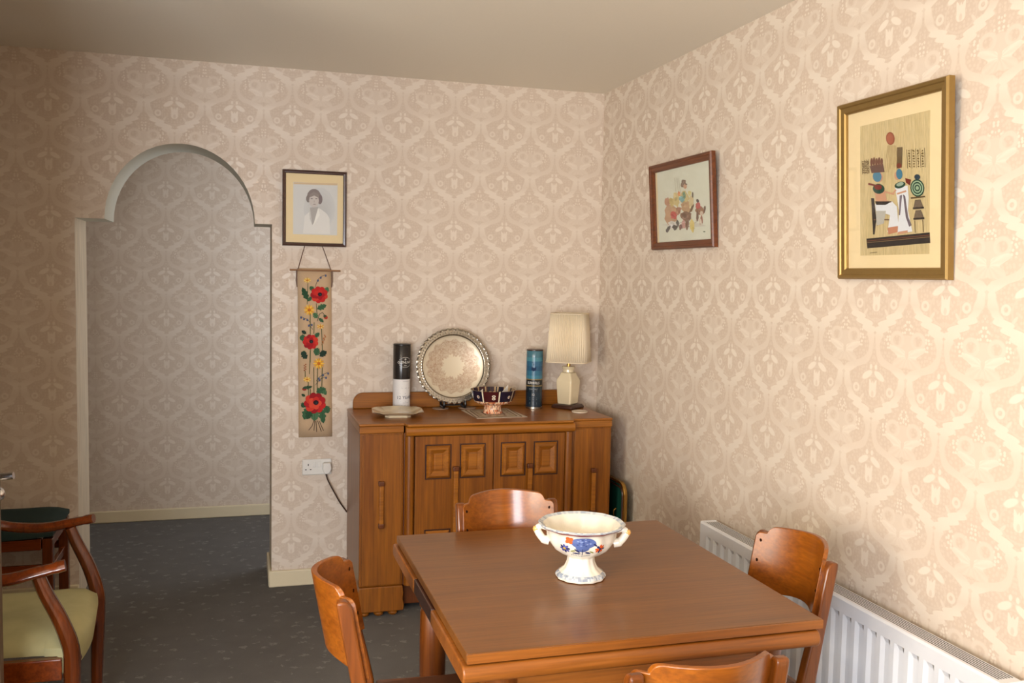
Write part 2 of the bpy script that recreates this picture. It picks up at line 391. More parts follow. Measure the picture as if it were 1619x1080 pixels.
def text_mesh(body, size, mp, rgb, name, parent, mat='print', align='CENTER', sx=1.0):
    cu = bpy.data.curves.new('lettering', 'FONT'); cu.body = body; cu.size = size; cu.align_x = align; cu.resolution_u = 3
    t = bpy.data.objects.new('lettering', cu); COL.objects.link(t)
    bpy.context.view_layer.update()
    me = bpy.data.meshes.new_from_object(t.evaluated_get(bpy.context.evaluated_depsgraph_get()))
    bpy.data.objects.remove(t); me.name = name
    for v in me.vertices: v.co = mp(v.co.x*sx, v.co.y, 0.0003)
    me.materials.clear(); me.materials.append(M[mat])
    ca = me.color_attributes.new('Col', 'FLOAT_COLOR', 'CORNER')
    for d in ca.data: d.color = lin(rgb)
    o = bpy.data.objects.new(name, me); COL.objects.link(o); join(o, parent)
    return o

# ================================================================ the room
H = 2.6; XL = -4.2; YF = -5.7; WT = 0.33
struct(obj('floor', box(BM(), XL-0.1, 0.5, YF-0.1, 1.6, -0.1, 0), 'carpet'), 'grey carpet with small pale flecks', 'floor')
struct(obj('ceiling', box(BM(), XL-0.1, 0.5, YF-0.1, 1.6, H, H+0.1), 'ceiling'), 'plain cream painted ceiling', 'ceiling')
struct(obj('wall_right', box(BM(), 0, 0.12, YF-0.1, 0.0, 0, H), 'paper_right'), 'cream damask wallpaper on the wall above the radiator', 'wall')
# back wall with the arched opening
AX0, AX1, SP = -2.642, -1.747, 1.835
CX, RA, RB = -2.171, 0.342, 0.37
def wall_back():
    bm = BM()
    arch = [(CX-RA*math.cos(PI*i/28), SP+RB*math.sin(PI*i/28)) for i in range(29)]
    op = [(AX0, 0), (AX0, SP)]+arch+[(AX1, SP), (AX1, 0)]
    def side(y):
        row = [bm.verts.new((x, y, z)) for x, z in op]
        L0, L1, R0, R1 = [bm.verts.new(q) for q in ((XL-0.1, y, 0), (XL-0.1, y, H), (0.12, y, 0), (0.12, y, H))]
        return row, L0, L1, R0, R1
    F = side(0.0); B = side(WT); n = len(op); mid = 2+14
    for S, flip in ((F, False), (B, True)):
        row, L0, L1, R0, R1 = S
        top = bm.verts.new((op[mid][0], row[0].co.y, H))
        for f in ([L0, row[0], row[1], L1], [L1, row[1], *row[2:mid+1], top], [top, *row[mid:n-2], row[n-2], R1], [R1, row[n-2], row[n-1], R0]):
            fc = bm.faces.new(f if not flip else f[::-1]); fc.material_index = 0
    for i in range(n-1):
        fc = bm.faces.new((F[0][i], F[0][i+1], B[0][i+1], B[0][i])); fc.material_index = 2 if i in (0, n-2) else 1
    for a, b_ in ((1, 2), (3, 4)): bm.faces.new((F[a], F[b_], B[b_], B[a]))
    o = obj('wall_back', bm, ['paper_back', 'reveal', 'jamb'], None, True, 0, 2, 30)
    return struct(o, 'damask papered wall with an arched opening to the hall', 'wall')
wall_back()
def wall_with_window(name, label, axis, pos, thick, a0, a1, w0, w1, z0, z1, mat):
    bm = BM()
    def bb(p, q, r, s_):
        if q-p < 1e-4: return
        if axis == 0: box(bm, pos-thick, pos, p, q, r, s_)
        else: box(bm, p, q, pos-thick, pos, r, s_)
    bb(a0, w0, 0, H); bb(w1, a1, 0, H); bb(w0, w1, 0, z0); bb(w0, w1, z1, H)
    return struct(obj(name, bm, mat), label, 'wall')
wall_with_window('wall_left', 'papered wall with the side window', 0, XL, 0.1, YF, 0.0, -4.9, -3.6, 0.9, 2.2, 'paper_right')
wall_with_window('wall_front', 'papered wall behind the camera with a window', 1, YF, 0.1, XL, 0.0, -3.7, -2.1, 0.7, 1.9, 'paper_back')
bm = BM(); box(bm, XL, -3.32, -2.12, -2.02, 0, H)
struct(obj('wall_partition', bm, 'paper_back'), 'short return wall that carries the door at the left', 'wall')
struct(obj('wall_shade_infill', box(BM(), -3.3199, -2.505, -2.12, -2.02, 2.01, H), 'paper_back'), 'unseen infill wall above the door, added to keep the left ceiling dark', 'wall')  # unseen infill added above the door to keep light off the left ceiling
struct(obj('wall_hall', box(BM(), XL-0.1, 0.5, 1.46, 1.56, 0, H), 'paper_hall'), 'grey lit damask wall seen through the arch', 'wall')
struct(obj('wall_hall_end', box(BM(), XL-0.2, XL-0.1, WT, 1.56, 0, H), 'paper_hall'), 'far end wall of the hall out of view', 'wall')
struct(obj('wall_hall_side', box(BM(), -0.92, -0.82, WT, 1.56, 0, H), 'paper_hall'), 'near end wall of the hall out of view', 'wall')
def skirting(name, label, x0, x1, y0, y1, h=0.085):
    bm = box(BM(), x0, x1, y0, y1, 0, h); return struct(obj(name, bm, 'skirt', None, True, 0.006, 2), label, 'baseboard')
skirting('baseboard_back', 'cream skirting board right of the arch', AX1-0.014, 0.0, -0.016, 0.0)
skirting('baseboard_back_arch', 'cream skirting inside the right arch jamb', AX1-0.016, AX1, 0.0, WT)
skirting('baseboard_back_left', 'cream skirting board left of the arch', XL, AX0, -0.016, 0.0)
skirting('baseboard_right', 'cream skirting board along the radiator wall', -0.016, 0.0, YF, -0.016)
skirting('baseboard_hall', 'cream skirting board across the hall', XL-0.1, 0.5, 1.444, 1.46, 0.075)
# windows (out of the frame, they let the daylight in)
def window(name, label, axis, pos, w0, w1, z0, z1):
    bm = BM()
    def bb(p, q, r, s_):
        if axis == 0: box(bm, pos-0.07, pos-0.02, p, q, r, s_)
        else: box(bm, p, q, pos-0.07, pos-0.02, r, s_)
    t = 0.05; bb(w0, w0+t, z0, z1); bb(w1-t, w1, z0, z1); bb(w0+t, w1-t, z0, z0+t); bb(w0+t, w1-t, z1-t, z1)
    mid = (w0+w1)/2; bb(mid-0.02, mid+0.02, z0+t, z1-t)
    o = struct(obj(name, bm, 'white', None, False, 0.004), label, 'window')
    for i, (p, q) in enumerate(((w0+t, mid-0.02), (mid+0.02, w1-t))):
        bm = BM()
        if axis == 0: box(bm, pos-0.047, pos-0.043, p, q, z0+t, z1-t)
        else: box(bm, p, q, pos-0.047, pos-0.043, z0+t, z1-t)
        obj('pane', bm, 'glass', o)
window('window_1', 'white framed side window', 0, XL, -4.9, -3.6, 0.9, 2.2)
window('window_2', 'white framed window behind the camera', 1, YF, -3.7, -2.1, 0.7, 1.9)
# door at the left edge, its chrome handle reaching past the door edge into the picture
dr = struct(obj('door_1', box(BM(), -3.31, -2.505, -2.09, -2.05, 0.01, 2.005), 'doorp', None, False, 0.004), 'brown door at the left edge of the room', 'door')
def door_furniture(name, x, z, ry, prof):
    h_ = obj(name, lathe(BM(), prof, 20), 'steel', dr, True); h_.matrix_local = Matrix.Translation((x, -2.05, z)) @ Matrix.Rotation(-PI/2, 4, 'X'); return h_
hd = door_furniture('door_handle', -2.56, 1.035, 0, [(0.024, 0.0004), (0.024, 0.006), (0.010, 0.012), (0.009, 0.05), (0.0095, 0.055)])
obj('lever', tube(BM(), spline([(0.0, 0.0, 0.052), (0.02, 0.001, 0.056), (0.05, 0.004, 0.056), (0.075, 0.002, 0.053)]), 0.010, 10), 'steel', hd, True)
door_furniture('thumb_turn', -2.526, 0.985, 0, [(0.02, 0.0004), (0.02, 0.005), (0.008, 0.008), (0.008, 0.03), (0.017, 0.036), (0.021, 0.048), (0.018, 0.06), (0.006, 0.064)])

# pendant lamp added for warm light on ceiling and walls, unseen above the frame
pn = wthing('added_pendant_lamp', 'added cream drum shade pendant lamp for warm ceiling light, out of view', 'lamp', (-1.90, -3.60, H))
obj('ceiling_rose', lathe(BM(), [(0.05, -0.03), (0.055, -0.02), (0.055, -0.0005)], 24, (-1.90, -3.60, H)), 'white', pn, True)
obj('flex', tube(BM(), [(-1.90, -3.60, H-0.03), (-1.90, -3.60, H-0.2)], 0.004, 8), 'white', pn, True)
ps = obj('lamp_shade', lathe(BM(), [(0.17, -0.42), (0.13, -0.22)], 40, (-1.90, -3.60, H), None, False), 'shade', pn, True)
ps.modifiers.new('solid', 'SOLIDIFY').thickness = 0.002
bl = obj('bulb', lathe(BM(), [(0.004, -0.345), (0.02, -0.338), (0.03, -0.32), (0.03, -0.30), (0.018, -0.265), (0.014, -0.25), (0.014, -0.2)], 20, (-1.90, -3.60, H)), 'white', pn, True)
pl_ = bpy.data.lights.new('added_bulb_light', 'POINT'); pl_.energy = 12; pl_.color = (1.0, 0.78, 0.48); pl_.shadow_soft_size = 0.06
po_ = bpy.data.objects.new('added_bulb_light', pl_); COL.objects.link(po_); po_.location = (-1.90, -3.60, H-0.385)

# ================================================================ sideboard
SX0, SX1, SYF, SYC, SZ = -1.372, -0.130, -0.535, -0.560, 0.911
SW0, SW1 = -1.168, -0.333
sb = wthing('sideboard', 'amber brown wooden sideboard with raised panel doors and bar handles against the back wall', 'sideboard', (-0.75, -0.29, 0))
for x0, x1 in ((SX0, SW0), (SW1, SX1)): obj('wing_carcass', box(BM(), x0, x1, SYF, -0.022, 0.145, 0.866), 'side', sb, False, 0.004)
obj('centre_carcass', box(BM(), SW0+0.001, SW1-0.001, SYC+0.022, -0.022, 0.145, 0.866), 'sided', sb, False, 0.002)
# top
top = [(SX0-0.004, -0.022), (SX0-0.004, SYF-0.006), (SW0, SYF-0.006), (SW0+0.012, SYC-0.02), (SW1-0.012, SYC-0.02), (SW1, SYF-0.006), (SX1+0.004, SYF-0.006), (SX1+0.004, -0.022)]
obj('top', prism(BM(), top, 2, 0.8985, SZ), 'sideh', sb, False, 0.005, 3)
for x0, x1 in ((SX0-0.002, SW0), (SW1, SX1+0.002)): obj('wing_moulding', box(BM(), x0, x1, SYF-0.004, -0.024, 0.8665, 0.898), 'sideh', sb, False, 0.003)
prof = [(SYC+0.015, 0.898)]+[(SYC-0.004-0.018*math.cos(a), 0.8755+0.0222*math.sin(a)) for a in [PI/2-PI*i/10 for i in range(11)]]+[(SYC+0.015, 0.853)]
obj('centre_moulding', prism(BM(), prof, 0, SW0+0.004, SW1-0.004), 'sideh', sb, True)
# gallery board at the back of the top
gx0, gx1 = -1.347, -0.155
g = [(gx0, SZ+0.0005)]+[(gx0+0.05-0.05*math.cos(a), 0.94+0.052*math.sin(a)) for a in [PI/2*i/8 for i in range(9)]]+[(gx1-0.05+0.05*math.sin(a), 0.94+0.052*math.cos(a)) for a in [PI/2*i/8 for i in range(9)]]+[(gx1, SZ+0.0005)]
obj('gallery', prism(BM(), g, 1, -0.044, -0.022), 'sideh', sb, True, 0.004)
# plinths and feet
for x0, x1 in ((SX0, SW0), (SW1, SX1)):
    p = [(x0-0.004, 0.026), (x0-0.004, 0.125), (x0+0.002, 0.145), (x1, 0.145), (x1+0.004, 0.11), (x1+0.001, 0.08), (x1+0.008, 0.05), (x1+0.004, 0.026)]
    obj('plinth', prism(BM(), p, 1, SYF-0.012, -0.03), 'side', sb, False, 0.004)
    for k in range(3):
        for yy in (SYF+0.02, -0.07):
            obj('foot', lathe(BM(), [(0.012, 0), (0.021, 0.006), (0.024, 0.014), (0.019, 0.022), (0.014, 0.026)], 14, (x0+0.03+0.066*k, yy, 0)), 'side', sb, True)
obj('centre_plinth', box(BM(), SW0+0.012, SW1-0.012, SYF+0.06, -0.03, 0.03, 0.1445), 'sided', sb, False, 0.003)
for x in (SW0+0.026, SW1-0.026):
    obj('column', lathe(BM(), [(0.022, 0.146), (0.022, 0.852)], 20, (x, SYC+0.018, 0)), 'side', sb, True)
# doors
def bar_handle(x, y, z0, z1, parent, wdt=0.022):
    h_ = obj('handle', box(BM(), x-wdt/2, x+wdt/2, y-0.022, y-0.010, z0+0.016, z1-0.016), 'sideh', parent, False, 0.005, 3)
    for za, zb in ((z0, z0+0.022), (z1-0.022, z1)):
        obj('handle_end', box(BM(), x-wdt*0.62, x+wdt*0.62, y-0.024, y-0.0005, za, zb), 'sided', h_, False, 0.004)
def raised_panel(x0, x1, z0, z1, y, parent):
    bm = BM(); rings = []
    for ins, d in ((0, 0.0), (0.0, 0.004), (0.005, 0.010), (0.011, 0.015), (0.017, 0.015), (0.035, 0.002), (0.037, 0.005), (0.041, 0.0055)):
        rings.append([bm.verts.new((a, y-d, b)) for a, b in ((x0+ins, z0+ins), (x1-ins, z0+ins), (x1-ins, z1-ins), (x0+ins, z1-ins))])
    for A, B in zip(rings, rings[1:]):
        for i in range(4): bm.faces.new((A[i], A[(i+1) % 4], B[(i+1) % 4], B[i]))
    bm.faces.new(rings[-1]); bm.faces.new(rings[0][::-1])
    p = obj('raised_panel', bm, 'sideh', parent)
    bm = BM()
    for a in ((x0-0.006, x1+0.006, z0-0.006, z0), (x0-0.006, x1+0.006, z1, z1+0.006), (x0-0.006, x0, z0, z1), (x1, x1+0.006, z0, z1)): box(bm, a[0], a[1], y-0.0025, y-0.0003, a[2], a[3])
    obj('bead', bm, 'ebony', p)
for (d0, d1), pans, hx in (((SW0+0.05, -0.7425), ((-1.066, -0.953), (-0.900, -0.787)), -0.9265), ((-0.7385, SW1-0.05), ((-0.701, -0.588), (-0.536, -0.424)), -0.562)):
    d = obj('door', box(BM(), d0, d1, SYC, SYC+0.0205, 0.150, 0.850), 'side', sb, False, 0.002)
    for a, b in pans:
        raised_panel(a, b, 0.652, 0.805, SYC-0.0003, d); raised_panel(a, b, 0.225, 0.402, SYC-0.0003, d)
    bar_handle(hx, SYC, 0.34, 0.705, d, 0.024)
for d0, d1, hx, z0, z1 in ((SX0+0.012, SW0-0.008, -1.273, 0.425, 0.645), (SW1+0.008, SX1-0.012, -0.226, 0.435, 0.665)):
    d = obj('door', box(BM(), d0, d1, SYF-0.006, SYF-0.0005, 0.152, 0.860), 'side', sb, False, 0.002)
    bar_handle(hx, SYF-0.006, z0, z1, d)

# ================================================================ dining table
TX0, TX1, TY0, TY1, TZ = -1.413, -0.499, -2.808, -1.846, 0.76
tb = wthing('dining_table', 'square brown draw-leaf dining table with turned legs', 'table', ((TX0+TX1)/2, (TY0+TY1)/2, 0))
obj('tabletop', box(BM(), TX0, TX1, TY0, TY1, TZ-0.023, TZ), 'table', tb, False, 0.002)
bm = BM()
obj('edge_strip', box(BM(), TX0+0.001, TX1-0.001, TY0-0.004, TY0-0.0003, TZ-0.0225, TZ-0.001), 'table_edge', tb)
for ya, yb, sgn in ((TY0-0.014, -2.45, -1), (-2.20, TY1+0.014, 1)):
    pr = []
    yo = ya if sgn < 0 else yb; yi = yb if sgn < 0 else ya
    pr = [(yi, TZ-0.0675), (yi, TZ-0.0265)]+[(yo-sgn*0.016+sgn*0.016*math.sin(a), TZ-0.047+0.0205*math.cos(a)) for a in [PI*i/10 for i in range(11)]]
    obj('draw_leaf', prism(BM(), pr, 0, TX0-0.010, TX1-0.012), 'table_edge', tb, True, 0.004)
obj('side_rail', box(BM(), TX0-0.008, TX0+0.03, -2.4495, -2.2005, TZ-0.0675, TZ-0.026), 'frame_dark', tb, False, 0.003)  # dark wood colour puts in the shade of the gap between the draw leaves
obj('side_rail', box(BM(), TX1-0.03, TX1-0.002, -2.4495, -2.2005, TZ-0.0675, TZ-0.026), 'frame_dark', tb, False, 0.003)
ax0, ax1, ay0, ay1 = TX0+0.07, TX1-0.07, TY0+0.07, TY1-0.07
for a in ((ax0, ax1, ay0, ay0+0.025), (ax0, ax1, ay1-0.025, ay1), (ax0, ax0+0.025, ay0+0.025, ay1-0.025), (ax1-0.025, ax1, ay0+0.025, ay1-0.025)):
    obj('apron', box(BM(), *a, TZ-0.14, TZ-0.068), 'table_edge', tb)
legp = [(0.022, 0), (0.03, 0.01), (0.03, 0.03), (0.024, 0.05), (0.03, 0.12), (0.040, 0.25), (0.042, 0.42), (0.041, 0.535), (0.036, 0.545), (0.043, 0.553), (0.043, 0.563), (0.036, 0.570), (0.043, 0.578), (0.043, 0.588), (0.034, 0.597), (0.038, 0.62), (0.04, 0.692)]
for x in (TX0+0.105, TX1-0.105):
    for y in (TY0+0.085, TY1-0.085): obj('leg', lathe(BM(), legp, 24, (x, y, 0)), 'chairp', tb, True)

# ================================================================ dining chairs
def chair_parts(root):
    """faces local +y; seat height .48; back panel screwed to two posts"""
    kx = 0.84; hw = 0.19*kx
    def back_y(z): return -0.185-0.075*max(0, (z-0.46))/0.40
    # curved back panel
    bm = BM(); ns, ntt = 30, 8; F, B = [], []
    def topz(s):
        a = abs(s)/kx
        if a < 0.135: return 0.858+0.004*math.cos(a/0.135*PI/2)
        if a < 0.158: return 0.858-0.022*(1-math.sqrt(max(0, 1-((a-0.135)/0.023)**2)))
        if a < 0.178: return 0.836
        return 0.836-0.012*((a-0.178)/0.012)**2
    def botz(s):
        a = abs(s)/kx
        return 0.640 if a > 0.158 else (0.654-0.0*a if a > 0.150 else 0.654+0.016*math.cos(a/0.15*PI/2))
    ss = sorted(kx*q for q in set([-0.19, -0.186, -0.182, -0.178, -0.159, -0.157, -0.153, -0.149, -0.144, -0.135]+[-0.12+0.024*i for i in range(11)]+[0.19, 0.186, 0.182, 0.178, 0.159, 0.157, 0.153, 0.149, 0.144, 0.135]))
    for side, lst in ((1, F), (-1, B)):
        for s in ss:
            t_, b_ = topz(s), botz(s); col_ = []
            for k in range(ntt+1):
                z = b_+(t_-b_)*k/ntt
                y = back_y(z)-0.085*math.cos(s/hw*PI/2)+0.020+0.0075*side
                col_.append(bm.verts.new((s, y, z)))
            lst.append(col_)
    n = len(ss)
    for i in range(n-1):
        for k in range(ntt):
            bm.faces.new((F[i][k], F[i+1][k], F[i+1][k+1], F[i][k+1])); bm.faces.new((B[i][k], B[i][k+1], B[i+1][k+1], B[i+1][k]))
        bm.faces.new((F[i][ntt], F[i+1][ntt], B[i+1][ntt], B[i][ntt])); bm.faces.new((F[i][0], B[i][0], B[i+1][0], F[i+1][0]))
    for i in (0, n-1):
        for k in range(ntt): bm.faces.new((F[i][k], F[i][k+1], B[i][k+1], B[i][k]))
    pan = obj('backrest', bm, 'chair', root, True, 0.0022, 2, 35)
    for sx in (-1, 1):
        for z in (0.812, 0.752, 0.690):
            s = sx*0.174*kx; y = back_y(z)-0.085*math.cos(s/hw*PI/2)+0.0272
            c = obj('screw_plug', lathe(BM(), [(0.0048, -0.001), (0.0048, 0.0012), (0.003, 0.002)], 10), 'screw', pan, True)
            c.matrix_local = Matrix.Translation((s, y, z)) @ Matrix.Rotation(-PI/2, 4, 'X')
        # rear post and leg in one
        x = sx*0.162; rows = [(0.0, -0.235), (0.2, -0.205), (0.42, -0.186), (0.50, -0.190), (0.56, back_y(0.56)+0.002), (0.65, back_y(0.65)), (0.75, back_y(0.75)), (0.818, back_y(0.818)), (0.830, back_y(0.83)-0.002), (0.836, back_y(0.836)-0.005)]
        bm = BM(); rings = []
        for z, y in rows:
            dpt = 0.018 if z > 0.6 else (0.021 if z > 0.52 else 0.023)
            if z > 0.82: dpt *= 0.8 if z < 0.833 else 0.5
            wd = 0.0155
            rings.append([bm.verts.new(q) for q in ((x-wd, y-dpt, z), (x+wd, y-dpt, z), (x+wd, y+dpt, z), (x-wd, y+dpt, z))])
        for A, B_ in zip(rings, rings[1:]):
            for i in range(4): bm.faces.new((A[i], A[(i+1) % 4], B_[(i+1) % 4], B_[i]))
        bm.faces.new(rings[0][::-1]); bm.faces.new(rings[-1])
        obj('post', bm, 'chairp', root, True, 0.006, 3, 50)
        obj('leg', prism(BM(), [(sx*0.160-0.017, 0.15), (sx*0.160+0.017, 0.15), (sx*0.160+0.017, 0.184), (sx*0.160-0.017, 0.184)], 2, 0.0, 0.4515), 'chairp', root, False, 0.004)
        obj('side_rail', box(BM(), sx*0.161-0.011, sx*0.161+0.011, -0.162, 0.149, 0.405, 0.4515), 'chairp', root, False, 0.002)
    obj('front_rail', box(BM(), -0.142, 0.142, 0.158, 0.18, 0.40, 0.4515), 'chairp', root, False, 0.002)
    obj('rear_rail', box(BM(), -0.146, 0.146, -0.2, -0.178, 0.40, 0.4515), 'chairp', root, False, 0.002)
    seat = [(-0.145, -0.205), (0.145, -0.205), (0.146, -0.160), (0.190, -0.160), (0.196, 0.195), (-0.196, 0.195), (-0.190, -0.160), (-0.146, -0.160)]
    obj('seat', prism(BM(), seat, 2, 0.452, 0.484), 'chairp', root, False, 0.006, 3)
    pad = [(-0.14, -0.175), (0.14, -0.175), (0.184, 0.183), (-0.184, 0.183)]
    obj('seat_pad', prism(BM(), pad, 2, 0.4842, 0.498), 'seatpad', root, False, 0.01, 3)
CH = [('curved back dining chair on the far side of the table, in front of the sideboard', (-1.025, -2.030, 0), PI),
      ('curved back dining chair beside the white radiator', (-0.604, -2.4625, 0), PI/2+0.028),
      ('curved back dining chair at the left side of the table, its golden outer back showing', (-1.395, -2.478, 0), -PI/2-0.09),
      ('dining chair nearest the camera, only its curved top rail in view', (-1.005, -2.890, 0), 0.02)]
first = None
for lab, loc, rz in CH:
    t = thing('dining_chair', lab, 'chair', loc, rz, 'dining chairs around the table')
    if first is None:
        first = t; chair_parts(t)
    else:
        for c in list(first.children):
            d = c.copy(); COL.objects.link(d); d.parent = t
            for g in list(c.children):
                e = g.copy(); COL.objects.link(e); e.parent = d

# ================================================================ radiator
def radiator():
    r = wthing('radiator', 'long white fluted panel radiator under the pictures on the right wall', 'radiator', (-0.08, -2.2, 0.15))
    y0, y1, z0, z1, xf = -2.975, -1.437, 0.15, 0.625, -0.108
    bm = BM(); pitch = 0.0585; n = int((y1-y0-0.03)/pitch); off = (y1-y0-n*pitch)/2
    ys = [y0, y0+0.006]
    fr = (0.10, 0.22, 0.62, 0.80)
    for i in range(n): ys += [y0+off+pitch*(i+f) for f in fr]
    ys += [y1-0.006, y1]
    def g(y):
        t = ((y-y0-off)/pitch) % 1.0
        if y < y0+off or y > y1-off: return 0.0
        return 1.0 if fr[1]-1e-3 <= t <= fr[2]+1e-3 else 0.0
    zs = [z0, z0+0.005, z0+0.04, z0+0.055, z1-0.062, z1-0.046, z1-0.006, z1]
    rows = []
    for z in zs:
        hz = 1.0 if z0+0.05 < z < z1-0.05 else 0.0
        edge = 0.005 if z in (zs[0], zs[-1]) else 0.0
        rows.append([bm.verts.new((xf+edge+0.009*g(y)*hz, y, z)) for y in ys])
    for A, B in zip(rows, rows[1:]):
        for i in range(len(ys)-1): bm.faces.new((A[i], A[i+1], B[i+1], B[i]))
    obj('front_panel', bm, 'white', r, True, 0, 2, 25)
    obj('rear_panel', box(BM(), -0.048, -0.036, y0, y1, z0, z1-0.006), 'white', r, False, 0.003)
    for ya, yb in ((y0-0.004, y0-0.0003), (y1+0.0003, y1+0.004)): obj('end_panel', box(BM(), xf+0.002, -0.034, ya, yb, z0, z1+0.001), 'white', r, False, 0.001)
    gr = obj('top_grille', box(BM(), xf+0.006, -0.040, y0, y1, z1-0.004, z1), 'white', r, False, 0.001)
    for k in range(6):
        x = xf+0.016+k*0.0085
        obj('slot', box(BM(), x, x+0.0032, y0+0.02, y1-0.02, z1-0.001, z1+0.0004), 'slot', gr)
    for y in (y0+0.2, y1-0.2): obj('bracket', box(BM(), -0.0355, -0.0005, y-0.02, y+0.02, z0+0.05, z1-0.06), 'white', r)
    for y in (y0-0.03, y1+0.03):
        obj('pipe', tube(BM(), [(-0.072, y, 0.0), (-0.072, y, 0.14), (-0.072, y, 0.185)], 0.0085, 10), 'white', r, True)
        s_ = -1 if y < -2 else 1
        obj('valve', lathe(BM(), [(0.012, 0.16), (0.016, 0.165), (0.016, 0.2), (0.011, 0.206)], 14, (-0.072, y, 0)), 'white', r, True)
        obj('valve_tail', tube(BM(), [(-0.072, y-s_*0.012, 0.18), (-0.072, y-s_*0.0265, 0.18)], 0.008, 10), 'white', r, True)
radiator()

# ================================================================ socket, plug, cord
so = wthing('wall_socket', 'white double electrical socket on the back wall left of the sideboard', 'socket', (-1.523, 0, 0.61))
obj('face_plate', box(BM(), -1.596, -1.450, -0.010, -0.0002, 0.571, 0.652), 'plastic', so, False, 0.004)
for x in (-1.538, -1.512): obj('switch', box(BM(), x-0.009, x+0.009, -0.014, -0.0101, 0.610, 0.640), 'plastic', so, False, 0.002)
for dx, dz, w_, h_ in ((0, 0.014, 0.004, 0.010), (-0.012, -0.010, 0.008, 0.0045), (0.012, -0.010, 0.008, 0.0045)):
    obj('pin_hole', box(BM(), -1.567+dx-w_/2, -1.567+dx+w_/2, -0.0106, -0.0101, 0.609+dz-h_/2, 0.609+dz+h_/2), 'slot', so)
pl = wthing('plug', 'white plug with brown flex in the right side of the wall socket', 'plug', (-1.475, -0.03, 0.60))
obj('plug_body', prism(BM(), [(-1.495, 0.636), (-1.457, 0.636), (-1.452, 0.605), (-1.460, 0.585), (-1.470, 0.578), (-1.488, 0.578), (-1.497, 0.600)], 1, -0.044, -0.0103), 'plastic', pl, False, 0.006, 3)
obj('flex', tube(BM(), spline([(-1.481, -0.028, 0.580), (-1.470, -0.030, 0.545), (-1.440, -0.028, 0.485), (-1.395, -0.022, 0.405), (-1.345, -0.0135, 0.352), (-1.25, -0.0135, 0.34)]), 0.0034, 8), 'cord', pl, True)

# ================================================================ framed pictures
def frame_ring(bm, a0, a1, b0, b1, w_, d, put, lip=0.0):
    """four mitred sides as one moulded ring; put(a, b, depth) -> point"""
    rings = []
    for ins, dep in ((0, 0), (0, d*0.75), (w_*0.12, d), (w_*0.35, d*0.92), (w_*0.45, d*0.78), (w_*0.85, d*0.70), (w_, d*0.55), (w_, 0)):
        rings.append([bm.verts.new(put(a, b, dep)) for a, b in ((a0+ins, b0+ins), (a1-ins, b0+ins), (a1-ins, b1-ins), (a0+ins, b1-ins))])
    rings.append(rings[0])
    for A, B in zip(rings, rings[1:]):
        for i in range(4): bm.faces.new((A[i], A[(i+1) % 4], B[(i+1) % 4], B[i]))
    return bm
def sheet(put, a0, a1, b0, b1, d0, d1):
    bm = BM(); vs = [bm.verts.new(put(a, b, d)) for d in (d0, d1) for a, b in ((a0, b0), (a1, b0), (a1, b1), (a0, b1))]
    for f in ((0, 1, 2, 3), (7, 6, 5, 4), (0, 4, 5, 1), (1, 5, 6, 2), (2, 6, 7, 3), (3, 7, 4, 0)): bm.faces.new([vs[i] for i in f])
    return bm
# --- portrait on the back wall: put uses x, z
put_b = lambda a, b, d: (a, -0.002-d-(b-1.73)*0.008, b)
po = wthing('framed_portrait', 'small dark framed vintage portrait photograph of a woman above the floral hanging', 'picture', (-1.54, -0.01, 1.92))
obj('frame', frame_ring(BM(), -1.698, -1.384, 1.732, 2.107, 0.017, 0.016, put_b), 'frame_dark', po)
obj('backing', sheet(put_b, -1.695, -1.387, 1.735, 2.104, 0.0, 0.003), 'ebony', po)
obj('mount', sheet(put_b, -1.681, -1.401, 1.749, 2.090, 0.0032, 0.0050), 'mount', po)
ph = obj('photograph', sheet(put_b, -1.646, -1.429, 1.790, 2.047, 0.0051, 0.0056), 'photo', po)
P = Print(lambda px, py, l: Vector(put_b(on_plane(px, py, 1, -0.015).x, on_plane(px, py, 1, -0.015).z, 0.0058+l)))
for k in range(5): P.ell(505+k, 330+k*2, 25-4*k, 34-5*k, (206-3*k, 209-3*k, 209-3*k))
P.poly([(464.5, 288), (533.5, 290), (533.5, 293), (464.5, 291)], (214, 190, 156))
P.poly([(488, 336), (482, 341), (479, 369), (522, 370), (521, 345), (517, 338), (508, 331), (504, 329)], (226, 226, 222))
P.poly([(490, 328), (503, 327), (503, 336), (498, 349), (494, 356), (490, 345)], (176, 174, 172))
P.poly([(490, 328), (494, 356), (489, 340)], (205, 205, 202)); P.poly([(503, 329), (495, 357), (506, 340)], (238, 238, 232))
P.ell(496.5, 311, 11.2, 12.5, (132, 124, 124)); P.ell(506, 315, 4, 8, (122, 112, 116)); P.ell(487.5, 314, 3.5, 6, (126, 120, 120))
P.ell(496.5, 317, 7.8, 10.8, (202, 196, 192)); P.poly([(489, 308), (496, 303), (505, 308), (504, 313), (497, 309), (490, 312)], (142, 134, 132))
P.ell(493, 314, 1.9, 1.0, (136, 130, 130)); P.ell(500.3, 314, 1.9, 1.0, (136, 130, 130)); P.ell(497, 318.5, 1.0, 1.9, (186, 178, 174)); P.ell(497.3, 323, 2.6, 0.7, (150, 140, 140))
P.done('printed_image', ph)
obj('glass', sheet(put_b, -1.681, -1.401, 1.749, 2.090, 0.0078, 0.0082), 'glass', po)

